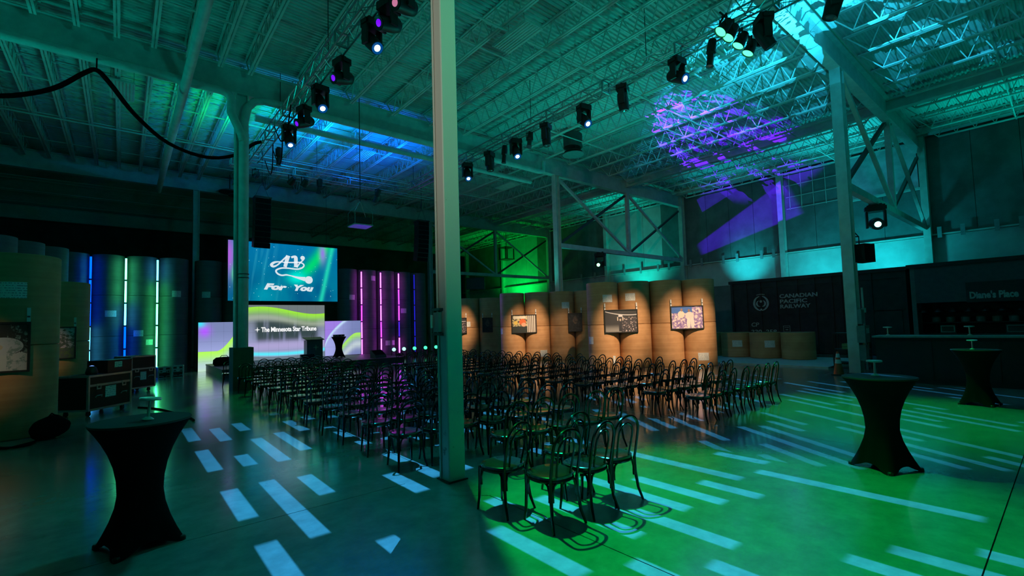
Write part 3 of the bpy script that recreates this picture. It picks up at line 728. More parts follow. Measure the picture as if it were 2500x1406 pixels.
def led_c(x, X, Zz):     # centre wall, 3.8 wide, 0..2.86
    u = x.div(X, 3.8); v = x.div(Zz, 2.86)
    top = x.add(.90, x.mul(x.m('SINE', x.mul(x.add(u, .2), 4.4)), .07)); d = x.sub(top, v)
    c = x.mix(x.step(v, .2, .95), (.30, .33, .55), (.16, .19, .20))
    folds = x.noise(x.comb(x.mul(u, 9), x.mul(v, .8), 0), 1.1, 2)
    body = x.mul(x.step(v, .78, .66), x.step(v, .26, .40)); edge = x.mul(x.step(u, .03, .14), x.step(u, .98, .84))
    c = x.mix(x.mul(x.mul(body, edge), x.step(folds, .28, .50)), c, (.04, .065, .07)); c = x.mix(x.mul(x.gauss(v, .25, .09), .6), c, (.50, .40, .72))
    c = x.mix(x.mul(x.mul(x.gt(d, 0), x.gauss(d, .19, .06)), .7), c, (.42, .50, .36)); c = x.mix(x.mul(x.gt(d, 0), x.step(d, .20, .0)), c, (.34, .82, .05))
    low = x.add(.095, x.mul(x.m('POWER', x.m('ABSOLUTE', x.sub(u, .45)), 2), .16)); c = x.mix(x.gauss(v, low, .035), c, (.10, .85, 1.0)); c = x.mix(x.lt(v, x.sub(low, .045)), c, (.16, .22, .28)); return c
def led_l(x, X, Zz):
    u = x.div(X, 2.12); v = x.div(Zz, 2.36); w = x.add(.40, x.mul(x.step(u, .35, 1.05), .62)); d = x.sub(w, v)
    c = x.mix(x.step(v, .0, .9), (.42, .46, .85), (.18, .22, .42)); c = x.mix(x.mul(x.gt(d, 0), x.step(d, .42, .0)), c, (.42, .90, .10)); c = x.mix(x.mul(x.gt(d, .02), x.gauss(d, .42, .14)), c, (.5, .72, .55))
    c = x.mix(x.mul(x.gauss(u, .12, .12), x.gauss(v, .82, .12)), c, (.42, .10, .95)); return x.mix(x.mul(x.gauss(u, .03, .1), x.gauss(v, .97, .07)), c, (.05, .7, .9))
def led_r(x, X, Zz):
    u = x.div(X, 2.07); v = x.div(Zz, 2.0); c = x.mix(x.step(u, .0, .9), (.40, .42, .85), (.20, .24, .50))
    w1 = x.add(.25, x.mul(x.m('POWER', x.m('MAXIMUM', u, .001), .6), 1.05)); c = x.mix(x.gauss(v, w1, .05), c, (.55, .75, 1.0)); c = x.mix(x.gt(v, x.add(w1, .05)), c, (.36, .22, .8))
    w2 = x.sub(x.mul(x.step(u, .0, .9), .75), .12); d = x.sub(w2, v); c = x.mix(x.mul(x.gt(d, 0), x.step(d, .3, 0)), c, (.42, .90, .12)); return x.mix(x.mul(x.gt(d, .05), x.gauss(d, .33, .12)), c, (.55, .65, .7))
def led_panel(name, label, x0, x1, z0, z1, fn, strength):
    t = thing(name, label, 'screen', (x0, 27.0, z0))
    MB().mm((0, .0, 0), (x1-x0, .14, z1-z0)).build('cabinet', black, t)
    nx = max(1, round((x1-x0)/.5)); nz = max(1, round((z1-z0)/.5)); m = led_mat(name+'_image', fn, strength)
    # one picture over a grid of tiles
    q = MB(); w = (x1-x0)/nx; h = (z1-z0)/nz; g = .0015
    for i in range(nx):
        for j in range(nz): q.add([(i*w+g, -.004, j*h+g), ((i+1)*w-g, -.004, j*h+g), ((i+1)*w-g, -.004, (j+1)*h-g), (i*w+g, -.004, (j+1)*h-g)], [(0, 1, 2, 3)])
    q.build('image_tiles', m, t); return t
lw = led_panel('led_wall', 'tall centre video wall carrying the newspaper name in white', 4.96, 8.77, .36, 3.22, led_c, 1.0)
led_panel('led_wall', 'left video wall with a lime green wave on lilac', 2.83, 4.95, .0, 2.36, led_l, 1.1)
led_panel('led_wall', 'right video wall with a pale arc and lime corner', 8.78, 10.85, .36, 2.32, led_r, .95)
glow = emat('lettering_white', (1, 1, 1), .95)
tm = text_mesh('lettering', 'The Minnesota Star Tribune', .34, glow, .010, .70, 0, 'LEFT', .95)
wx = max(v.co.x for v in tm.vertices); tm.transform(Matrix.Diagonal((2.76/wx, 1, 1, 1)))
o = put('lettering', tm, lw, (.60, -.012, 1.46), (R(90), 0, 0))
star = []
for k in range(8):
    rr_ = .145 if k % 2 == 0 else .035; a = PI/2+k*PI/4; star.append((rr_*math.cos(a)*(.95 if k % 4 else 1), rr_*math.sin(a)))
MB().prism(star, .004).build('star_emblem', glow, lw, loc=(.42, -.014, 1.575))
# projection screen
def aurora(x, X, Zz):
    u = x.div(X, 5.45); v = x.div(Zz, 3.08); c = x.mix(x.step(x.noise(x.comb(x.mul(u, 3), v, 0), 1.2, 2), .35, .65), (0, .10, .25), (0, .20, .33))
    c = x.mix(x.step(v, .2, 1.0), c, (0, .17, .38)); s = x.add(u, x.mul(v, -.10)); ray = x.noise(x.comb(x.mul(s, 14), x.mul(v, .6), 0), 1.5, 2)
    c = x.mix(x.mul(x.mul(x.step(ray, .5, .75), x.gauss(u, .2, .2)), .5), c, (.05, .55, .7))
    g1 = x.add(.60, x.mul(x.m('POWER', x.m('MAXIMUM', x.sub(v, .35), .001), .9), .42)); c = x.mix(x.mul(x.mul(x.gauss(u, g1, .07), x.step(v, .25, .6)), .85), c, (.0, .75, .14))
    c = x.mix(x.mul(x.gauss(u, .60, .09), x.gauss(v, .42, .12)), c, (.0, .85, .70)); g2 = x.add(.83, x.mul(v, .12)); c = x.mix(x.mul(x.gauss(u, g2, .022), .7), c, (.02, .8, .5))
    c = x.mix(x.mul(x.gauss(u, .0, .05), x.gauss(v, .75, .3)), c, (.45, .12, .75)); c = x.mix(x.mul(x.gauss(u, .85, .03), x.gauss(v, .88, .15)), c, (.28, .2, .75))
    c = x.mix(x.mul(x.gauss(u, .05, .02), x.gauss(v, .45, .12)), c, (.1, .6, .3)); c = x.mix(x.mul(x.gauss(u, .30, .1), x.gauss(v, .1, .2)), c, (0, .30, .42))
    k = x.vor(x.comb(x.mul(u, 1.77), v, 0), 26, 'F1', 'Distance'); kc = x.xyz(x.vor(x.comb(x.mul(u, 1.77), v, 0), 26, 'F1', 'Color'))
    return x.mix(x.mul(x.lt(k, .13), x.gt(kc[0], .72)), c, (.4, .8, .9))
ps = thing('projection_screen', 'large hanging projection screen showing a white logo over northern lights', 'screen', (4.05, 27.0, 3.43))
m = MB(); m.mm((-.06, -.02, -.06), (5.51, .03, 0)).mm((-.06, -.02, 3.07), (5.51, .03, 3.13)).mm((-.06, -.02, 0), (0, .03, 3.07)).mm((5.45, -.02, 0), (5.51, .03, 3.07)).mm((0, .01, 0), (5.45, .03, 3.07)); m.build('frame', black, ps)
MB().add([(0, 0, 0), (5.45, 0, 0), (5.45, 0, 3.07), (0, 0, 3.07)], [(0, 1, 2, 3)]).build('image', led_mat('aurora_image', aurora, 1.0), ps)
for X in (.6, 4.85): MB().tube([(X, .02, 3.1), (X, .02, 7.5)], .008, 5).build('hanging_wire', darkst, ps)
logo = emat('logo_white', (.72, .80, .86), .95)
def lg(q): return ((q[0]/10.817+620-557.4)/265.9*5.45, 3.07-((q[1]/10.817+600)-(585+(q[0]/10.817+62.6)*.08))/(149-(q[0]/10.817+62.6)*.066)*3.07)
def ribbon(name, pts, ws, parent):
    m = MB(); Pp = [Vector((*lg(p), 0)) for p in pts]
    # smooth the path
    Q = []; Ws = []
    n = len(Pp)
    for i in range(n-1):
        p0, p1, p2, p3 = Pp[max(i-1, 0)], Pp[i], Pp[i+1], Pp[min(i+2, n-1)]
        for k in range(6):
            t = k/6; Q.append(.5*((2*p1)+(-p0+p2)*t+(2*p0-5*p1+4*p2-p3)*t*t+(-p0+3*p1-3*p2+p3)*t**3)); Ws.append(ws[i]+(ws[i+1]-ws[i])*t)
    Q.append(Pp[-1]); Ws.append(ws[-1])
    for i, p in enumerate(Q):
        d = Q[min(i+1, len(Q)-1)]-Q[max(i-1, 0)]; d.normalize(); nn = Vector((-d.y, d.x, 0)); h = Ws[i]/10.817/265.9*5.45/2
        a = p+nn*h; b = p-nn*h; m.v += [(a.x, -.006, a.y), (b.x, -.006, b.y)]
    m.f = [(2*i, 2*i+1, 2*i+3, 2*i+2) for i in range(len(Q)-1)]
    return m.build(name, logo, parent)
ribbon('logo_letter', [(690, 430), (560, 420), (440, 440), (375, 500), (420, 545), (520, 510), (640, 400), (770, 275)], [26, 34, 60, 80, 60, 40, 42, 40], ps)
ribbon('logo_letter', [(810, 255), (770, 390), (725, 560)], [112, 100, 88], ps)
ribbon('logo_letter', [(890, 305), (960, 285), (1010, 310), (1015, 430), (1012, 565)], [56, 64, 100, 100, 92], ps)
ribbon('logo_letter', [(1040, 572), (1130, 450), (1215, 370), (1235, 310)], [40, 36, 40, 60], ps)
ribbon('logo_cable', [(680, 435), (900, 440), (1130, 440), (1235, 505), (1190, 580), (1050, 618), (800, 592), (620, 592), (495, 650), (530, 735), (640, 782), (760, 770), (880, 795)], [30, 38, 40, 40, 44, 44, 40, 44, 48, 48, 44, 42, 30], ps)
ribbon('microphone', [(870, 790), (1060, 845), (1265, 885)], [24, 60, 130], ps)
for (cx, cy, rr_) in ((1200, 320, 62), (1370, 910, 110)):
    c = lg((cx, cy)); k = rr_/10.817/265.9*5.45
    MB().poly([(c[0]+k*math.cos(a*PI/12), -.008, c[1]+k*math.sin(a*PI/12)) for a in range(24)]).build('logo_ball', logo, ps)
def script_word(body, px0, px1, py):
    tm = text_mesh('logo_word', body, .42, logo, .026, 1, .28, 'LEFT', 1.0); a = lg((px0, py)); b = lg((px1, py))
    wx = max(v.co.x for v in tm.vertices); tm.transform(Matrix.Diagonal(((b[0]-a[0])/wx, 1, 1, 1))); put('logo_word', tm, ps, (a[0], -.012, a[1]), (R(90), R(1.5), 0))
script_word('For', 185, 775, 1145); script_word('You', 930, 1500, 1180)
# lectern
lec = thing('lectern', 'dark lectern with a star on its front standing on stage', 'lectern', (7.4, 24.5, .36), 0)
MB().mm((-.38, -.25, 0), (.38, .25, .98)).build('body', mat('lectern_grey', (.05, .07, .07), .4), lec)
MB().add([(-.44, -.32, .98), (.44, -.32, .98), (.44, .3, 1.1), (-.44, .3, 1.1), (-.44, -.32, 1.01), (.44, -.32, 1.01), (.44, .3, 1.13), (-.44, .3, 1.13)], [(0, 3, 2, 1), (4, 5, 6, 7), (0, 1, 5, 4), (1, 2, 6, 5), (2, 3, 7, 6), (3, 0, 4, 7)]).build('top', black, lec)
MB().prism([(p[0]*1.1, p[1]*1.1) for p in star], .004).build('star_emblem', mat('emblem_green', (.25, .42, .25), .5), lec, loc=(.05, -.256, .62))
for dx in (-.05, .05): MB().tube([(dx, .1, 1.1), (dx, .02, 1.28), (dx*.6, -.08, 1.33)], .006, 5).build('microphone', black, lec)
for i, dx in enumerate((-.22, -.07, .09, .22)):
    t = thing('microphone_receiver', 'small black box on the tall stage table, %s from the lectern' % ORD[i], 'equipment', (8.85+dx, 25.0+.05*(i % 2), 1.455), .2*i, 'boxes on the tall stage table')
    MB().mm((-.06, -.08, 0), (.06, .08, .11)).build('body', black, t); MB().mm((-.02, -.083, .05), (.02, -.08, .08)).build('display', chrome, t)
def wedge(x, y, z, rz, label):
    t = thing('floor_monitor', label, 'loudspeaker', (x, y, z), rz)
    MB().add([(-.32, -.22, 0), (.32, -.22, 0), (.32, .26, 0), (-.32, .26, 0), (-.32, -.16, .14), (.32, -.16, .14), (.32, .2, .38), (-.32, .2, .38), (-.32, .26, .36), (.32, .26, .36)],
             [(0, 3, 2, 1), (0, 1, 5, 4), (4, 5, 6, 7), (7, 6, 9, 8), (8, 9, 2, 3), (0, 4, 7, 8, 3), (1, 2, 9, 6, 5)]).build('cabinet', black, t)
    MB().add([(-.28, -.15, .155), (.28, -.15, .155), (.28, .17, .375), (-.28, .17, .375)], [(0, 1, 2, 3)]).build('grille', matt, t)
wedge(6.6, 22.5, .36, 0, 'black floor monitor wedge before the lectern'); wedge(10.0, 22.6, .36, .2, 'black floor monitor wedge near the right end of the stage')
bg = thing('equipment_bag', 'black soft equipment bag lying on the corner of the stage', 'bag', (3.62, 25.0, .36), .2)
MB().lathe([(.0, 0), (.26, .0), (.31, .08), (.30, .26), (.22, .36), (0, .38)], 16, M=Matrix.Diagonal((1.5, .8, 1))).build('body', matt, bg, True); MB().tube([(-.2, 0, .33), (-.1, 0, .44), (.1, 0, .44), (.2, 0, .33)], .015, 5).build('handle', black, bg)
for i, X in enumerate((12.4, 13.05, 13.75, 14.5, 15.25)):
    t = thing('floor_spotlight', 'small floor spotlight, %s from the stage in the row before the pink tubes' % ORD[i], 'light', (X, 25.9, 0), 0, 'spotlights on the floor right of the stage')
    MB().mm((-.16, -.16, 0), (.16, .16, .14)).build('base', black, t)
    for s in (-1, 1): MB().mm((s*.15-.02, -.05, .14), (s*.15+.02, .05, .5)).build('yoke_arm', black, t)
    Mx = Euler((R(72), 0, R(-20))).to_matrix(); MB().lathe([(.05, -.16), (.1, -.12), (.115, .06), (.125, .12)], 16, (0, 0, .52), Mx).build('head', black, t, True)
    MB().lathe([(.11, .121), (0, .123)], 16, (0, 0, .52), Mx).build('lens', emat('lens_green_%s' % ('a' if i < 2 else 'b'), (.3, 1, .65) if i < 2 else (.05, 1, .35), 2.2, False), t)

# ------------------------------------------------------------------ light tubes in the valleys of the tall stacks
TC = {'b': ((.0, .03, 1.0), 8.0), 'c': ((.06, .50, 1.0), 9.0), 'g': ((.06, 1.0, .30), 12.0), 'w': ((.07, 1.0, .36), 12.0), 'p': ((.80, .09, 1.0), 6.0), 'm': ((.60, .03, 1.0), 5.5), 'v': ((.10, .02, 1.0), 1.1), 'u': ((.02, .02, .9), .6)}
def tube_light(x, y, segs, label):
    t = thing('light_tube', label, 'light', (x, y, 0)); n = len(segs); L = 5.1/n
    for i, ch in enumerate(reversed(segs)):
        col, s = TC[ch]; z0 = .2+i*L
        MB().lathe([(.0, z0+.05), (.035, z0+.055), (.035, z0+L-.02), (0, z0+L-.015)], 10).build('tube', emat('tube_'+ch, col, s), t, True)
        MB().lathe([(.045, z0-.02), (.045, z0+.05)], 10).build('joint', black, t)
    MB().mm((-.15, -.15, 0), (.15, .15, .19)).build('foot', black, t)
tube_light(-1.07, 27.05, 'bbbcc', 'tall tube light glowing deep blue with a cyan foot'); tube_light(.11, 27.05, 'wwcbb', 'tall tube light turning from green-white to blue')
tube_light(1.24, 27.05, 'cgggw', 'tall tube light glowing bright green below a cyan tip')
tube_light(11.12, 27.5, 'ppmpp', 'tall pink tube light next to the right video wall'); tube_light(12.35, 27.5, 'pppmp', 'tall pink tube light in the middle of the roll stacks')
tube_light(13.56, 27.5, 'pmmvp', 'slim violet-pink tube light beside the unlit one'); tube_light(14.72, 27.6, 'uuuuu', 'dim blue tube light at the end of the row')

# ------------------------------------------------------------------ lighting trusses and fixtures
def truss(name_label, a, b):
    a = Vector(a); b = Vector(b); d = b-a; L = d.length; t = thing('lighting_truss', name_label, 'truss', a, math.atan2(d.y, d.x))
    h = .17
    for sy in (-1, 1):
        for sz in (-1, 1): MB().tube([(0, sy*h, sz*h), (L, sy*h, sz*h)], .025, 8).build('chord', steel, t, True)
    n = round(L/.42); s = L/n; m = MB()
    for i in range(n):
        x0 = i*s; x1 = x0+s; f = 1 if i % 2 else -1
        for sy in (-1, 1): m.tube([(x0, sy*h, -f*h), (x1, sy*h, f*h)], .011, 4)
        for sz in (-1, 1): m.tube([(x0, -f*h, sz*h), (x1, f*h, sz*h)], .011, 4)
    m.build('lacing', steel, t)
    for k in range(1, int(L//5)+1): MB().tube([(k*5-1.5, 0, h), (k*5-1.5, 0, 10.97-a.z)], .012, 5).build('hoist_chain', darkst, t)
    for k in range(int(L//2.5)+1):
        m = MB()
        for (p, q) in (((-h, -h), (h, -h)), ((h, -h), (h, h)), ((h, h), (-h, h)), ((-h, h), (-h, -h))): m.bar((k*2.5, *p), (k*2.5, *q), .045)
        m.build('end_frame', steel, t)
truss('long aluminium box truss over the column-side seating block', (4.2, -1.0, 9.2), (4.2, 21.9, 9.2))
truss('long aluminium box truss over the seating block by the rolls', (11.6, -1.0, 9.2), (11.6, 21.9, 9.2))
truss('aluminium box truss spanning across in front of the stage', (3.4, 22.2, 9.0), (14.8, 22.2, 9.0))
HEAD = MB().lathe([(.0, -.33), (.1, -.33), (.15, -.27), (.165, -.1), (.16, .06), (.15, .2), (.15, .27), (.12, .27)], 20).mesh('head', black, True)
LENS = MB().lathe([(.075, .274), (.04, .284), (0, .287)], 18)
RIM = MB().lathe([(.135, .27), (.135, .285), (.085, .274), (.075, .272)], 18)
rim_blue = emat('lens_rim_blue', (.0, .12, .5), .45, False); RIMB = RIM.mesh('lens_rim', rim_blue); RIMD = RIM.mesh('lens_rim', darkst)
YB = MB().mm((-.2, -.16, -.17), (.2, .16, 0)).mm((-.24, -.1, -.13), (-.2, .1, -.03)).mm((.2, -.1, -.13), (.24, .1, -.03)).mesh('base', black)
YA = MB().mm((-.025, -.09, -.42), (.025, .09, .02)).mesh('yoke_arm', black)
CL = MB().mm((-.03, -.03, 0), (.03, .03, .05)).mesh('clamp', darkst)
lens_w = emat('lens_white_blue', (.55, .8, 1.0), 7, False); lens_off = mat('lens_unlit', (.12, .12, .14), .1)
lens_p = emat('lens_violet', (.14, .0, 1), 1.6, False); lens_pink = emat('lens_pink', (.8, .25, .45), .7, False)
LW, LO = LENS.mesh('lens', lens_w), LENS.mesh('lens', lens_off); LP = LENS.mesh('lens', lens_p); LK = LENS.mesh('lens', lens_pink)
def mover(x, y, z, rz, tilt, lens, label, group, sc=1.0):
    t = thing('moving_head_light', label, 'stage light', (x, y, z), rz, group); t.scale = (sc, sc, sc)
    put('base', YB, t)
    for s in (-1, 1): put('yoke_arm', YA, t, (s*.2, 0, -.18)); put('clamp', CL, t, (s*.12, 0, 0))
    h = put('head', HEAD, t, (0, 0, -.5), (R(180)+tilt, 0, 0)); put('lens', lens, h); put('lens_rim', RIMB if lens is LW else RIMD, h)
ML, MR = 'moving heads on the column-side truss', 'moving heads on the roll-side truss'
la = 'black moving head light with a bright white-blue lens on the column-side truss'; lb = 'black moving head light with a dark lens on the column-side truss'
for i, (Y, ls, tilt, rz) in enumerate(((5.0, LO, .4, .6), (7.2, LO, .4, .6), (8.45, LK, 1.25, 1.9), (9.2, LP, 1.2, 1.8), (10.05, LW, -.75, .25), (12.0, LP, 1.2, 1.8), (13.75, LW, -.65, .1), (15.35, LP, 1.1, 1.8), (17.1, LW, -.55, .1))):
    mover(4.38, Y, 8.965, rz, tilt, ls, 'black moving head light with %s lens, %s from the stage on the column-side truss' % ('bright white' if ls is LW else 'violet' if ls is LP else 'pink' if ls is LK else 'dark', ORD[8-i]), ML)
for i, (Y, ls, tilt, rz) in enumerate(((2.9, LO, .3, .5), (4.3, LO, -.5, .8), (6.55, LW, -1.0, -.1), (8.37, LO, -.1, .4), (9.93, LW, -.8, -.2), (11.73, LO, -.1, .4), (13.4, LW, -.6, -.35), (15.08, LO, -.1, .4), (16.7, LW, -.6, -.35))):
    mover(11.6, Y, 8.965, rz, tilt, ls, 'black moving head light with %s lens, %s from the stage on the roll-side truss' % ('bright white' if ls is LW else 'dark', ORD[8-i]), MR)
def ellips(x, y, z, rz, tilt, label, group):
    t = thing('profile_spotlight', label, 'stage light', (x, y, z), rz, group); b = put('yoke', MB().mm((-.13, -.02, -.3), (-.11, .02, 0)).mm((.11, -.02, -.3), (.13, .02, 0)).mm((-.13, -.02, -.02), (.13, .02, 0)).mesh('yoke', black), t)
    put('clamp', CL, t); h = put('barrel', MB().lathe([(0, -.38), (.1, -.36), (.12, -.2), (.12, -.02), (.085, .02), (.085, .3), (.1, .34)], 16).mesh('barrel', black, True), t, (0, 0, -.3), (R(180)+tilt, 0, 0))
    put('lens', MB().lathe([(.09, .342), (0, .35)], 14).mesh('lens', lens_off), h)
EG = 'profile spotlights on the trusses'
for (x, y, rz, tl, w) in ((11.6, 5.6, .8, .15, 'roll-side truss beside the green cluster'), (11.75, 14.3, .6, .1, 'roll-side truss near the stage'), (11.6, 12.6, 2.2, .5, 'roll-side truss halfway along'), (4.65, 19.6, .3, .1, 'column-side truss'), (4.3, 22.03, 2.6, .9, 'stage truss left end'), (6.95, 22.03, .4, .25, 'stage truss by the green cans'), (9.75, 22.03, .5, .5, 'stage truss beyond the lectern'), (13.4, 22.03, .6, .5, 'stage truss right end')):
    ellips(x, y, 8.97 if y < 22 else 8.77, rz, tl, 'black narrow profile spotlight hanging from the '+w, EG)
def par(x, y, z, rz, tilt, label, group):
    t = thing('par_can', label, 'stage light', (x, y, z), rz, group); put('clamp', CL, t); MB().mm((-.17, -.02, -.28), (-.15, .02, 0)).mm((.15, -.02, -.28), (.17, .02, 0)).mm((-.17, -.02, -.02), (.17, .02, 0)).build('yoke', black, t)
    h = put('can', MB().lathe([(.04, -.26), (.1, -.22), (.13, 0), (.15, .14), (.14, .14), (.13, .1)], 18).mesh('can', black, True), t, (0, 0, -.26), (R(180)+tilt, 0, 0))
    put('lens', MB().lathe([(.135, .115), (0, .125)], 18).mesh('lens', emat('lens_par_green', (.08, 1, .34), 2.4, False)), h)
PG = 'green wash lights on the trusses'
for (x, y, z, rz, tl) in ((10.85, 4.9, 8.96, .9, .7), (11.2, 4.9, 8.96, .9, .6), (11.72, 4.9, 8.96, .7, .55), (12.25, 4.9, 8.96, .7, .5)):
    par(x, y, z, rz, tl, 'can light glowing bright green on the hanging bar, %s along from the seating' % ORD[int((x-10.6)/.45)], PG)
for (x, y, rz, tl) in ((5.75, 22.03, .5, .9), (6.3, 22.03, .4, .7)): par(x, y, 8.77, rz, tl, 'can light glowing green on the stage truss, '+('nearer the column' if x < 6 else 'nearer the lectern'), 'green cans on the stage truss')
# cluster bar carrying the green cans
tag(MB().tube([(10.7, 4.9, 9.02), (12.5, 4.9, 9.02)], .025, 8).build('hanging_bar', darkst), 'short bar crossing under the roll-side truss with green cans', 'bar')
# two moving heads clamped under the tie beams
mover(21.4, 4.5, 5.85, 1.9, 1.35, LENS.mesh('lens', emat('lens_cyan', (.3, 1, .85), 6, False)), 'black moving head light with cyan lens under the frame by the bar', None, 1.35)
mover(21.4, 17.5, 5.85, 1.9, 1.35, LENS.mesh('lens', emat('lens_green_bright', (.2, 1, .4), 6, False)), 'black moving head light with green lens under the frame above the rolls', None, 1.3)
# line arrays
def line_array(x, y, z, label):
    t = thing('line_array', label, 'loudspeaker', (x, y, z), 0)
    m = MB(); m.mm((-.36, -.3, -.06), (.36, -.24, 0)).mm((-.36, .3, -.06), (.36, .36, 0)).mm((-.36, -.24, -.06), (-.3, .3, 0)).mm((.3, -.24, -.06), (.36, .3, 0)); m.build('fly_frame', darkst, t)
    for s in (-1, 1): MB().tube([(s*.3, 0, 0), (0, 0, .75)], .01, 5).build('sling', darkst, t)
    MB().tube([(0, 0, .7), (0, 0, 10.97-z)], .02, 6).build('hoist_chain', darkst, t)
    yy = 0; a = 0; zz = -.08
    for k in range(9):
        cm = MB().mm((-.34, -.26, -.245), (.34, .26, 0)).mesh('cabinet', black); c = put('cabinet', cm, t, (0, yy, zz), (a, 0, 0))
        MB().mm((-.32, -.272, -.23), (.32, -.26, -.015)).build('grille', matt, c)
        for s in (-1, 1): MB().mm((s*.345-.012, -.2, -.2), (s*.345+.012, -.14, -.05)).build('link_plate', darkst, c)
        zz -= .253*math.cos(a); yy += .253*math.sin(a); a += R(1.6)
line_array(4.97, 24.0, 8.1, 'black hanging line array above the left end of the stage'); line_array(13.35, 24.0, 8.0, 'black hanging line array in front of the pink light tubes')
pj = thing('projector', 'projector in a hanging cradle lit violet from below', 'projector', (6.74, 16.7, 5.61), 0)
MB().mm((-.35, -.35, 0), (.35, .35, .04)).build('tray', mat('tray_pale', (.5, .5, .52), .5), pj); MB().mm((-.28, -.3, .08), (.28, .3, .3)).build('body', black, pj); MB().lathe([(.06, 0), (.06, .08)], 14, (.1, .3, .19), Euler((R(-90), 0, 0)).to_matrix()).build('lens', darkst, pj)
for sx in (-1, 1):
    for sy in (-1, 1): MB().tube([(sx*.33, sy*.33, 0), (sx*.33, sy*.33, .5), (0, 0, .95)], .01, 5).build('cradle_rod', steel, pj)
MB().tube([(0, 0, .95), (0, 0, 5.34)], .015, 6).build('drop_pole', darkst, pj)
spot('cradle_violet', (6.74, 16.3, 4.6), (6.74, 16.7, 5.6), PURP, 25, 50, .6, .03)
# roof fan and heater panels
fan = thing('exhaust_fan', 'dark drum-shaped exhaust fan hanging from the roof near the braced column', 'fan', (16.3, 14.7, 9.75))
MB().lathe([(.45, .35), (.45, .95), (.4, 1.0)], 24).build('drum', darkgrey, fan, True); MB().lathe([(.15, .3), (.42, .15), (.15, .05)], 24).build('cone', darkgrey, fan, True); MB().lathe([(.5, 0), (.5, .03)], 24).build('plate', greybox, fan)
for k in range(3): MB().tube([(.4*math.cos(k*2.1), .4*math.sin(k*2.1), 0), (.4*math.cos(k*2.1), .4*math.sin(k*2.1), .4)], .012, 5).build('stay', darkst, fan)
def hpanel(x, y, lab):
    t = thing('heater_panel', lab, 'heater', (x, y, 10.02)); MB().mm((-.33, -.75, .02), (.33, .75, .08)).build('housing', paint, t)
    for k in range(7): MB().mm((-.3+k*.09, -.72, 0), (-.3+k*.09+.03, .72, .02)).build('louver', paint, t)
    for sx in (-1, 1): MB().tube([(sx*.3, 0, .08), (sx*.3, 0, .9)], .006, 4).build('hanger', darkst, t)
hpanel(8.6, 9.75, 'slatted ceiling panel between the trusses in the near bay'); hpanel(8.72, 21.2, 'slatted ceiling panel over the stage truss'); hpanel(17.5, 21.1, 'slatted ceiling panel beyond the braced column'); hpanel(-.1, 20.0, 'slatted ceiling panel beside the thick roof pipe')
for k, (dx, r_) in enumerate(((0, .55), (.35, .5))):
    t = thing('roof_vent', ('wider' if k == 0 else 'smaller')+' round dark vent under the girder behind the stage', 'vent', (4.6+dx, 30.2-.5*k, 9.75-.28*k)); MB().lathe([(r_, 0), (r_, .06), (r_*.7, .12)], 24).build('cowl', darkgrey, t, True); MB().tube([(0, 0, .1), (0, 0, 1.0)], .03, 6).build('stem', darkgrey, t)
# cable swag from the girder to the truss
def sag(pts, n=8):
    Q = []; P_ = [Vector(p) for p in pts]
    for i in range(len(P_)-1):
        p0, p1, p2, p3 = P_[max(i-1, 0)], P_[i], P_[i+1], P_[min(i+2, len(P_)-1)]
        for k in range(n):
            t = k/n; Q.append(.5*((2*p1)+(-p0+p2)*t+(2*p0-5*p1+4*p2-p3)*t*t+(-p0+3*p1-3*p2+p3)*t**3))
    Q.append(P_[-1]); return Q
cab = thing('cable_bundle', 'thick black cable bundle swagged from the girder to the truss', 'cable', (0, 0, 0))
base = [(-4.6, 16.4, 7.6), (-3.2, 16.5, 7.72), (-2.38, 16.55, 7.80), (-1.5, 16.75, 8.35), (-.9, 16.88, 9.02), (-.64, 16.9, 9.19), (-.35, 17.0, 8.95), (.2, 17.35, 8.35), (1.04, 18.0, 7.87), (2.14, 18.9, 7.93), (3.12, 19.3, 8.33), (3.76, 19.5, 8.95), (4.1, 19.6, 9.15)]
for k in range(5):
    MB().tube(sag([(x+.03*math.cos(k*1.3+i*.5), y+.03*math.sin(k*1.3+i*.5), z+.03*math.sin(k*2.2+i*.7)) for i, (x, y, z) in enumerate(base)], 5), .028, 6).build('cable', matt, cab, True)
MB().tube([(-.64, 16.9, 9.2), (-.64, 17.0, 9.6), (-.64, 17.3, 9.85)], .02, 6).build('strap', matt, cab)
for i, (x, y, z0, dx) in enumerate(((4.5, 18.6, 9.01, .13), (4.03, 16.2, 9.01, .0), (4.5, 20.0, 9.01, .13))):
    tag(MB().tube(sag([(x-dx, y-.7, z0), (x-.3*dx, y-.2, z0-.75), (x+.2*dx, y+.5, z0-.8), (x+dx*.3, y+1.4, z0)], 6), .02, 6).build('loose_cable', matt, None, True), 'black cable loop hanging where the trusses meet, '+('lowest', 'longest', 'nearest the stage')[i], 'cable', 'loops of cable on the rig')
# wall and column mounted equipment
spk = thing('column_speaker', 'black loudspeaker hung on the fuse-box column', 'loudspeaker', (18.2, 4.22, 3.5), -.3)
MB().mm((-.26, -.2, 0), (.26, .2, .58)).build('cabinet', black, spk); MB().mm((-.24, -.21, .02), (.24, -.2, .56)).build('grille', matt, spk)
MB().tube([(0, .1, .58), (0, .1, .85), (-.5, .25, .85)], .02, 6).build('bracket', darkst, spk); MB().tube([(0, .1, .85), (-.45, .25, 1.35)], .016, 6).build('stay', darkst, spk)
mon = thing('hanging_monitor', 'black flat monitor hung on the tie beam of the distant frame', 'monitor', (22.0, 30.9, 4.75), -.75)
MB().mm((-.75, -.04, 0), (.75, .04, .95)).build('panel', black, mon); MB().add([(-.71, -.042, .04), (.71, -.042, .04), (.71, -.042, .91), (-.71, -.042, .91)], [(0, 1, 2, 3)]).build('screen', lens_off, mon); MB().tube([(0, .03, .9), (0, .06, 1.2)], .025, 6).build('arm', darkst, mon)
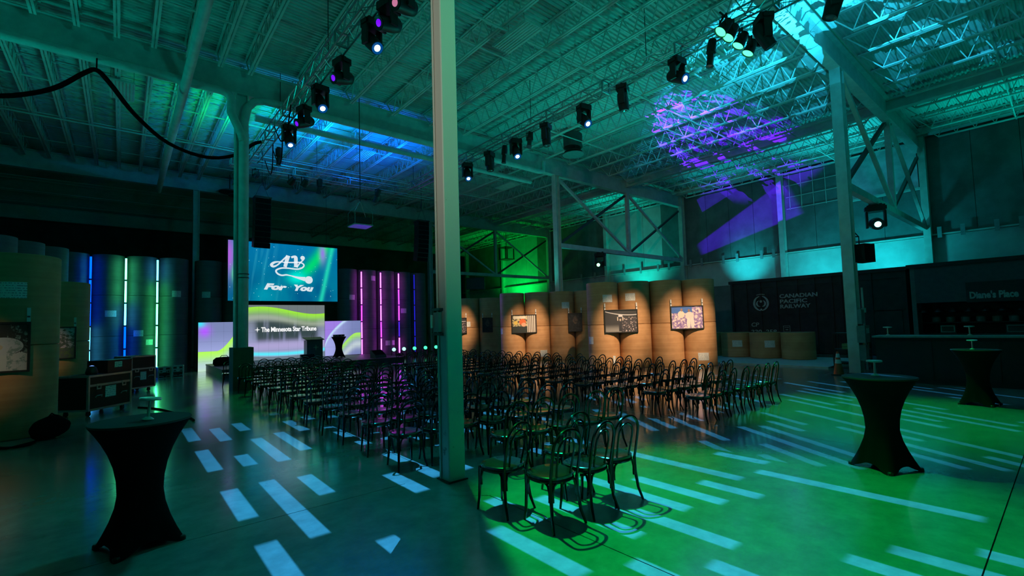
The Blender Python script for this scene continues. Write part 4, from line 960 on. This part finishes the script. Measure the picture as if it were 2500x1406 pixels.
cg = thing('cage_lantern', 'black open cage hanging before the green-lit wall', 'cage', (28.6, 34.9, 8.1))
for sx in (-.5, .5):
    for sy in (-.5, .5): MB().mm((sx-.04, sy-.04, 0), (sx+.04, sy+.04, 1.2)).build('post', black, cg)
for z in (0, 1.14): MB().mm((-.56, -.56, z), (.56, .56, z+.06)).build('plate', black, cg)
MB().tube([(0, 0, 1.2), (0, 0, 2.84)], .03, 6).build('hanger', darkst, cg)

# ------------------------------------------------------------------ boxcar, bar and things along the side
carm = mat('boxcar_brown_black', (.028, .022, .022), .55, 0, .35, 2.5, .3)
letter = mat('faded_white_lettering', (.45, .50, .46), .7, 0, .2, 12)
car = thing('boxcar', 'dark railway boxcar side with faded white lettering and round crest', 'boxcar', (26.0, 4.6, 0))
MB().mm((.06, 0, .02), (2.9, 7.6, 3.75)).build('body', carm, car)
MB().mm((-.05, -.05, 3.7), (2.95, 7.65, 3.86)).build('roof_edge', carm, car)
for yy in (.04, 1.25, 2.4, 2.78, 3.5, 4.27, 5.23, 6.03, 6.75, 7.5): MB().mm((0, yy-.05, .05), (.06, yy+.05, 3.7)).build('rib', carm, car)
for z in (2.02, 3.45): MB().mm((.02, .1, z-.05), (.07, 7.5, z+.03)).build('rail', carm, car)
MB().mm((.02, .2, 1.0), (.05, 1.2, 2.0)).build('door_panel', carm, car)
for i, (s, w, z) in enumerate((('CANADIAN', 1.72, 2.80), ('PACIFIC', 1.26, 2.53), ('RAILWAY', 1.40, 2.27))):
    tm = text_mesh('car_lettering', s, .27, letter, .008, 1.3, 0, 'LEFT'); wx = max(v.co.x for v in tm.vertices); tm.transform(Matrix.Diagonal((w/wx, 1, 1, 1)))
    put('car_lettering', tm, car, (-.006, 5.08, z), (R(90), 0, R(-90)))
for (s, w, y0, z, sz) in (('CP', .42, 6.57, 1.36, .3), ('220', .56, 6.60, 1.0, .27), ('258', .56, 5.86, 1.0, .27)):
    tm = text_mesh('car_lettering', s, sz, letter, .004, 1.2, .15, 'LEFT'); wx = max(v.co.x for v in tm.vertices); tm.transform(Matrix.Diagonal((w/wx, 1, 1, 1))); put('car_lettering', tm, car, (-.006, y0, z), (R(90), 0, R(-90)))
m = MB()
def ring(m, c, r0, r1, a0, a1, n=20):
    o = len(m.v)
    for k in range(n+1):
        a = a0+(a1-a0)*k/n
        for r in (r0(k/n) if callable(r0) else r0, r1(k/n) if callable(r1) else r1): m.v.append((-.004, c[0]+r*math.cos(a), c[1]+r*math.sin(a)))
    m.f += [(o+2*k, o+2*k+2, o+2*k+3, o+2*k+1) for k in range(n)]
cr = (6.0, 2.58)
ring(m, cr, lambda t: .36-.07*math.sin(PI*t), .40, R(100), R(265)); ring(m, cr, lambda t: .36-.07*math.sin(PI*t), .40, R(-85), R(80))
ring(m, cr, .17, lambda t: .17+.09*math.sin(PI*t), R(120), R(260), 12); ring(m, cr, .17, lambda t: .17+.09*math.sin(PI*t), R(-80), R(60), 12)
for k in range(7): ring(m, (cr[0]-.18+.06*k, cr[1]+.45+.03*math.sin(k*PI/6)), .0, .025, 0, 2*PI, 8)
ring(m, (cr[0], cr[1]-.33), 0, .05, 0, 2*PI, 10); ring(m, (cr[0], cr[1]+.1), 0, .07, 0, 2*PI, 10)
m.build('crest', letter, car)
q = MB()
for a, b in (((4.66, 1.06), (4.98, 1.08)), ((4.66, 1.36), (4.98, 1.38)), ((4.66, 1.06), (4.68, 1.38)), ((4.96, 1.06), (4.98, 1.38)), ((4.76, 1.16), (4.88, 1.2)), ((4.72, 1.28), (4.92, 1.3))): q.mm((-.006, a[0], a[1]), (-.002, b[0], b[1]))
q.build('data_panel', letter, car)
# back bar inside a dark box
bb = thing('back_bar', 'dark bar shed with a lit-letter name board and open serving front', 'kiosk', (26.0, -2.0, 0))
bd = mat('back_bar_dark', (.02, .024, .024), .6)
MB().mm((1.6, 0, 0), (1.7, 6.4, 3.85)).build('back_wall', bd, bb); MB().mm((-.1, -.1, 3.75), (1.75, 6.55, 3.9)).build('roof', bd, bb); MB().mm((0, 6.3, 0), (.12, 6.45, 3.75)).build('corner_post', mat('post_grey', (.16, .17, .16), .6), bb)
MB().mm((-.02, 0, 2.25), (.08, 6.3, 3.75)).build('upper_board', mat('upper_board', (.10, .095, .10), .7), bb)
MB().mm((-.06, 2.9, 2.2), (-.02, 4.75, 3.0)).build('name_board', bd, bb)
tm = text_mesh('name_lettering', "Diane's Place", .36, letter, .016, .8, 0, 'LEFT'); wx = max(v.co.x for v in tm.vertices); tm.transform(Matrix.Diagonal((1.34/wx, 1, 1, 1)))
put('name_lettering', tm, bb, (-.066, 4.66, 2.36), (R(90), 0, R(-90)))
for z in (.95, 1.42): MB().mm((.7, .2, z-.04), (1.6, 6.3, z)).build('shelf', bd, bb)
for k in range(7):
    Y = 4.15-.47*k-2
    t = thing('pendant_lamp', 'small dark pendant shade in the serving front, %s from the boxcar' % ORD[k], 'lamp', (26.35, Y+2.0, 1.85), 0, 'pendants over the back bar')
    MB().lathe([(.16, 0), (.12, .1), (.04, .16), (.03, .2)], 16).build('shade', darkst, t, True); MB().tube([(0, 0, .2), (0, 0, .42)], .01, 5).build('cord', black, t); MB().lathe([(.025, .03), (.03, .06)], 8).build('bulb', chrome, t)
for k in range(6):
    Y = 3.85-.46*k; t = thing('stock_pot', 'dark lidded pot on the back bar shelf, %s from the boxcar' % ORD[k], 'pot', (26.98, Y, 1.42), 0, 'pots on the back bar shelf'); MB().lathe([(.13, 0), (.15, .02), (.15, .2), (.16, .21), (.1, .25), (0, .26)], 16).build('body', greybox, t, True); MB().lathe([(.015, .26), (.02, .3)], 8).build('knob', darkst, t)
for k, (Y, w, nm) in enumerate(((3.5, .25, 'left'), (1.5, .3, 'right'))):
    t = thing('small_oven', 'small framed oven '+('under the pots nearer the boxcar' if k == 0 else 'under the pots beyond the name board'), 'appliance', (26.95, Y, .95)); MB().mm((0, -w, 0), (.4, w, .36)).build('body', darkgrey, t); m = MB(); m.mm((-.02, -w+.03, .04), (0, w-.03, .07)).mm((-.02, -w+.03, .29), (0, w-.03, .32)).mm((-.02, -w+.03, .07), (0, -w+.06, .29)).mm((-.02, w-.06, .07), (0, w-.03, .29)); m.build('door_frame', steel, t)
bar = thing('bar_counter', 'long dark bar counter with a thin pale top edge', 'bar', (16.0, -2.5, 0))
MB().mm((.1, 0, 0), (.7, 6.1, 1.2)).build('front', mat('bar_front', (.016, .02, .018), .7), bar); MB().mm((0, -.05, 1.2), (.8, 6.15, 1.245)).build('worktop', greybox, bar)
for k in range(5): MB().mm((.085, .05+1.22*k, .12), (.1, 1.2+1.22*k, 1.12)).build('front_panel', mat('bar_front', (.016, .02, .018), .7), bar)
MB().mm((.12, 0, 0), (.16, 6.1, .1)).build('kick_board', black, bar)
lamp(16.3, 3.35, 1.245, 'small flat-topped table lamp on the bar end by the column', 0, 1.25); lamp(16.3, 1.72, 1.245, 'small flat-topped table lamp in the middle of the bar counter', 0, 1.25)
# stack of boards beside the boxcar, cart and cone
for k in range(5):
    tag(MB().mm((-.5, -.7, 0), (.5, .7, .36)).build('pallet_box', wallp if k == 4 else greybox, None, False, (21.6-.03*k, 12.95+.03*k, .06+.62*k)), ['grey box at the foot', 'grey box second from the floor', 'grey box in the middle', 'grey box second from the top', 'pale box on top'][k]+' of the tower of boxes beside the boxcar', 'box')
    if k < 4: tag(MB().mm((-.45, -.6, 0), (.45, .6, .255)).build('spacer_crate', bd, None, False, (21.6-.03*k, 12.95+.03*k, .42+.62*k+.002)), ['lowest', 'second', 'third', 'topmost'][k]+' dark crate between the boxes of the tower', 'crate')
ct = thing('service_cart', 'black open service cart with green trays by the fuse-box column', 'cart', (19.6, 5.05, 0), .1)
for z in (.15, .62, 1.18): MB().mm((-.4, -.5, z), (.4, .5, z+.04)).build('shelf', black, ct)
for sx in (-.38, .38):
    for sy in (-.48, .48): MB().mm((sx-.02, sy-.02, .08), (sx+.02, sy+.02, 1.2)).build('post', black, ct); MB().lathe([(.04, 0), (.04, .08)], 10, (sx, sy, 0)).build('caster', black, ct)
for z, k in ((1.0, 0), (.85, 1)): tag(MB().mm((-.3, -.32, 0), (.3, .32, .09)).build('tray', mat('tray_green', (.22, .32, .12), .5), None, False, (19.6, 4.95, .66+.1*k)), ['lower', 'upper'][k]+' green tray on the black service cart', 'tray')
cn = thing('traffic_cone', 'orange traffic cone with two white bands by the column', 'traffic cone', (17.05, 4.78, 0), .2)
MB().mm((-.19, -.19, 0), (.19, .19, .03)).build('base', black, cn); MB().lathe([(.14, .03), (.03, .72), (.02, .72)], 20).build('body', orange, cn, True)
for a, b in ((.36, .48), (.54, .66)): MB().lathe([(.14-.11*(a-.03)/.69+.003, a), (.14-.11*(b-.03)/.69+.003, b)], 20).build('band', white, cn, True)

# ------------------------------------------------------------------ flight cases and floor clutter at the left
casem = mat('case_black_laminate', (.010, .012, .011), .35)
def flight(x, y, rz, L, D, H, label, wheels=True, lid=.72):
    t = thing('flight_case', label, 'flight case', (x, y, 0), rz); z0 = .15 if wheels else .0
    MB().mm((0, 0, z0), (L, D, H)).build('body', casem, t); e = .022
    for (yy, zz) in ((0, z0), (0, H), (D, z0), (D, H)): MB().mm((-e/2, yy-e, zz-e), (L+e/2, yy+e, zz+e)).build('edge', alu, t)
    for (xx, zz) in ((0, z0), (0, H), (L, z0), (L, H)): MB().mm((xx-e, e, zz-e), (xx+e, D-e, zz+e)).build('edge', alu, t)
    for (xx, yy) in ((0, 0), (L, 0), (0, D), (L, D)): MB().mm((xx-e, yy-e, z0), (xx+e, yy+e, H)).build('edge', alu, t)
    zl = z0+(H-z0)*lid; MB().mm((0, -.012, zl-.025), (L, .0, zl+.025)).build('lid_band', alu, t)
    for xx in (.22*L, .82*L):
        lt = MB().mm((xx-.06, -.022, zl-.1), (xx+.06, -.012, zl+.03)).build('latch', alu, t); MB().mm((xx-.03, -.03, zl-.07), (xx+.03, -.022, zl-.02)).build('latch_cup', darkst, lt)
        hd = MB().tube([(xx-.08, -.01, zl-.28), (xx-.07, -.035, zl-.24), (xx+.07, -.035, zl-.24), (xx+.08, -.01, zl-.28)], .012, 5).build('handle', alu, t)
    MB().mm((.38*L, -.008, z0+.24), (.63*L, -.001, z0+.50)).build('sticker', labm, t)
    if wheels:
        for xx in (.12, L-.12):
            for yy in (.1, D-.1):
                w = MB().lathe([(.02, -.02), (.05, -.02), (.05, .02), (.02, .02)], 14, (xx, yy, .05), Euler((R(90), 0, 0)).to_matrix()).build('caster', black, t); MB().mm((xx-.03, yy-.03, .06), (xx+.03, yy+.03, z0)).build('caster_fork', darkst, w)
    return t
A0 = math.atan2(15.4-14.49, .19+.57)
flight(-.57, 14.55, A0, 1.18, .72, .92, 'large wheeled flight case with metal edges and a sticker')
flight(.25, 19.3, R(35), .75, .7, 1.15, 'taller wheeled flight case behind the large one', True, .6)
flight(1.2, 24.6, R(10), .42, .4, .45, 'small low flight case standing by the roll stacks', False); flight(1.68, 24.5, R(-6), .36, .38, .48, 'small flight case next to its low twin', False)
bx = thing('equipment_box', 'black equipment box with a label lying on the large flight case', 'box', (-.25, 15.1, .945), A0); MB().mm((0, 0, 0), (.72, .5, .3)).build('body', casem, bx); MB().mm((.2, -.004, .12), (.42, 0, .26)).build('sticker', labm, bx); MB().mm((.0, -.01, .28), (.72, .5, .305)).build('lid', black, bx)
sl = thing('small_light', 'small black lamp with a blue glint on the large flight case', 'light', (-.53, 14.92, .945), .5); MB().lathe([(.1, 0), (.12, .05), (.09, .16), (.05, .2)], 16).build('body', black, sl, True); MB().lathe([(.045, .2), (0, .215)], 12).build('lens', emat('glint_blue', (.15, .3, 1), 2, False), sl)
pkt = thing('gear_bag', 'slumped black bag on the floor by the couple print rolls', 'bag', (-1.0, 12.15, 0), .5)
m = MB(); n1, n2 = 14, 22
for i in range(n1+1):
    f = PI*i/n1
    for j in range(n2):
        w = 2*PI*j/n2; r = math.sin(f)*(1+.10*math.sin(3*w+2*f)+.06*math.sin(7*w+f*3)); m.v.append((.27*r*math.cos(w)-.05*math.cos(f), .2*r*math.sin(w), max(0, .19-.22*math.cos(f)*(1+.08*math.sin(2*w)))))
for i in range(n1):
    for j in range(n2): m.f.append((i*n2+j, i*n2+(j+1) % n2, (i+1)*n2+(j+1) % n2, (i+1)*n2+j))
m.build('body', matt, pkt, True); MB().tube([(-.08, -.06, .36), (0, -.08, .46), (.1, -.05, .38)], .015, 5).build('strap', matt, pkt)
for i in range(3):
    tag(MB().tube(sag([(-2.2+.2*i, 11.3+.1*i, .02), (-1.7, 11.9-.12*i, .02), (-1.45+.1*i, 11.55, .02), (-1.15, 11.9, .02)], 5), .018, 6).build('floor_cable', matt, None, True), 'black cable on the floor by the slumped bag, '+('outer', 'middle', 'inner')[i]+' of three', 'cable', 'cables by the slumped bag')
sb = thing('stage_box', 'black box standing on the floor in front of the couple print', 'box', (-1.62, 9.2, 0), .6); MB().mm((-.3, -.2, 0), (.3, .2, .34)).build('body', casem, sb); MB().mm((-.2, -.21, .08), (.2, -.2, .26)).build('socket_plate', darkst, sb)
tag(MB().tube(sag([(.35, 15.3, .02), (.7, 14.6, .02), (.95, 13.6, .02), (1.15, 12.6, .02), (1.2, 12.0, .02)], 6), .02, 6).build('floor_cable', matt, None, True), 'black cable trailing over the floor from the large flight case', 'cable')
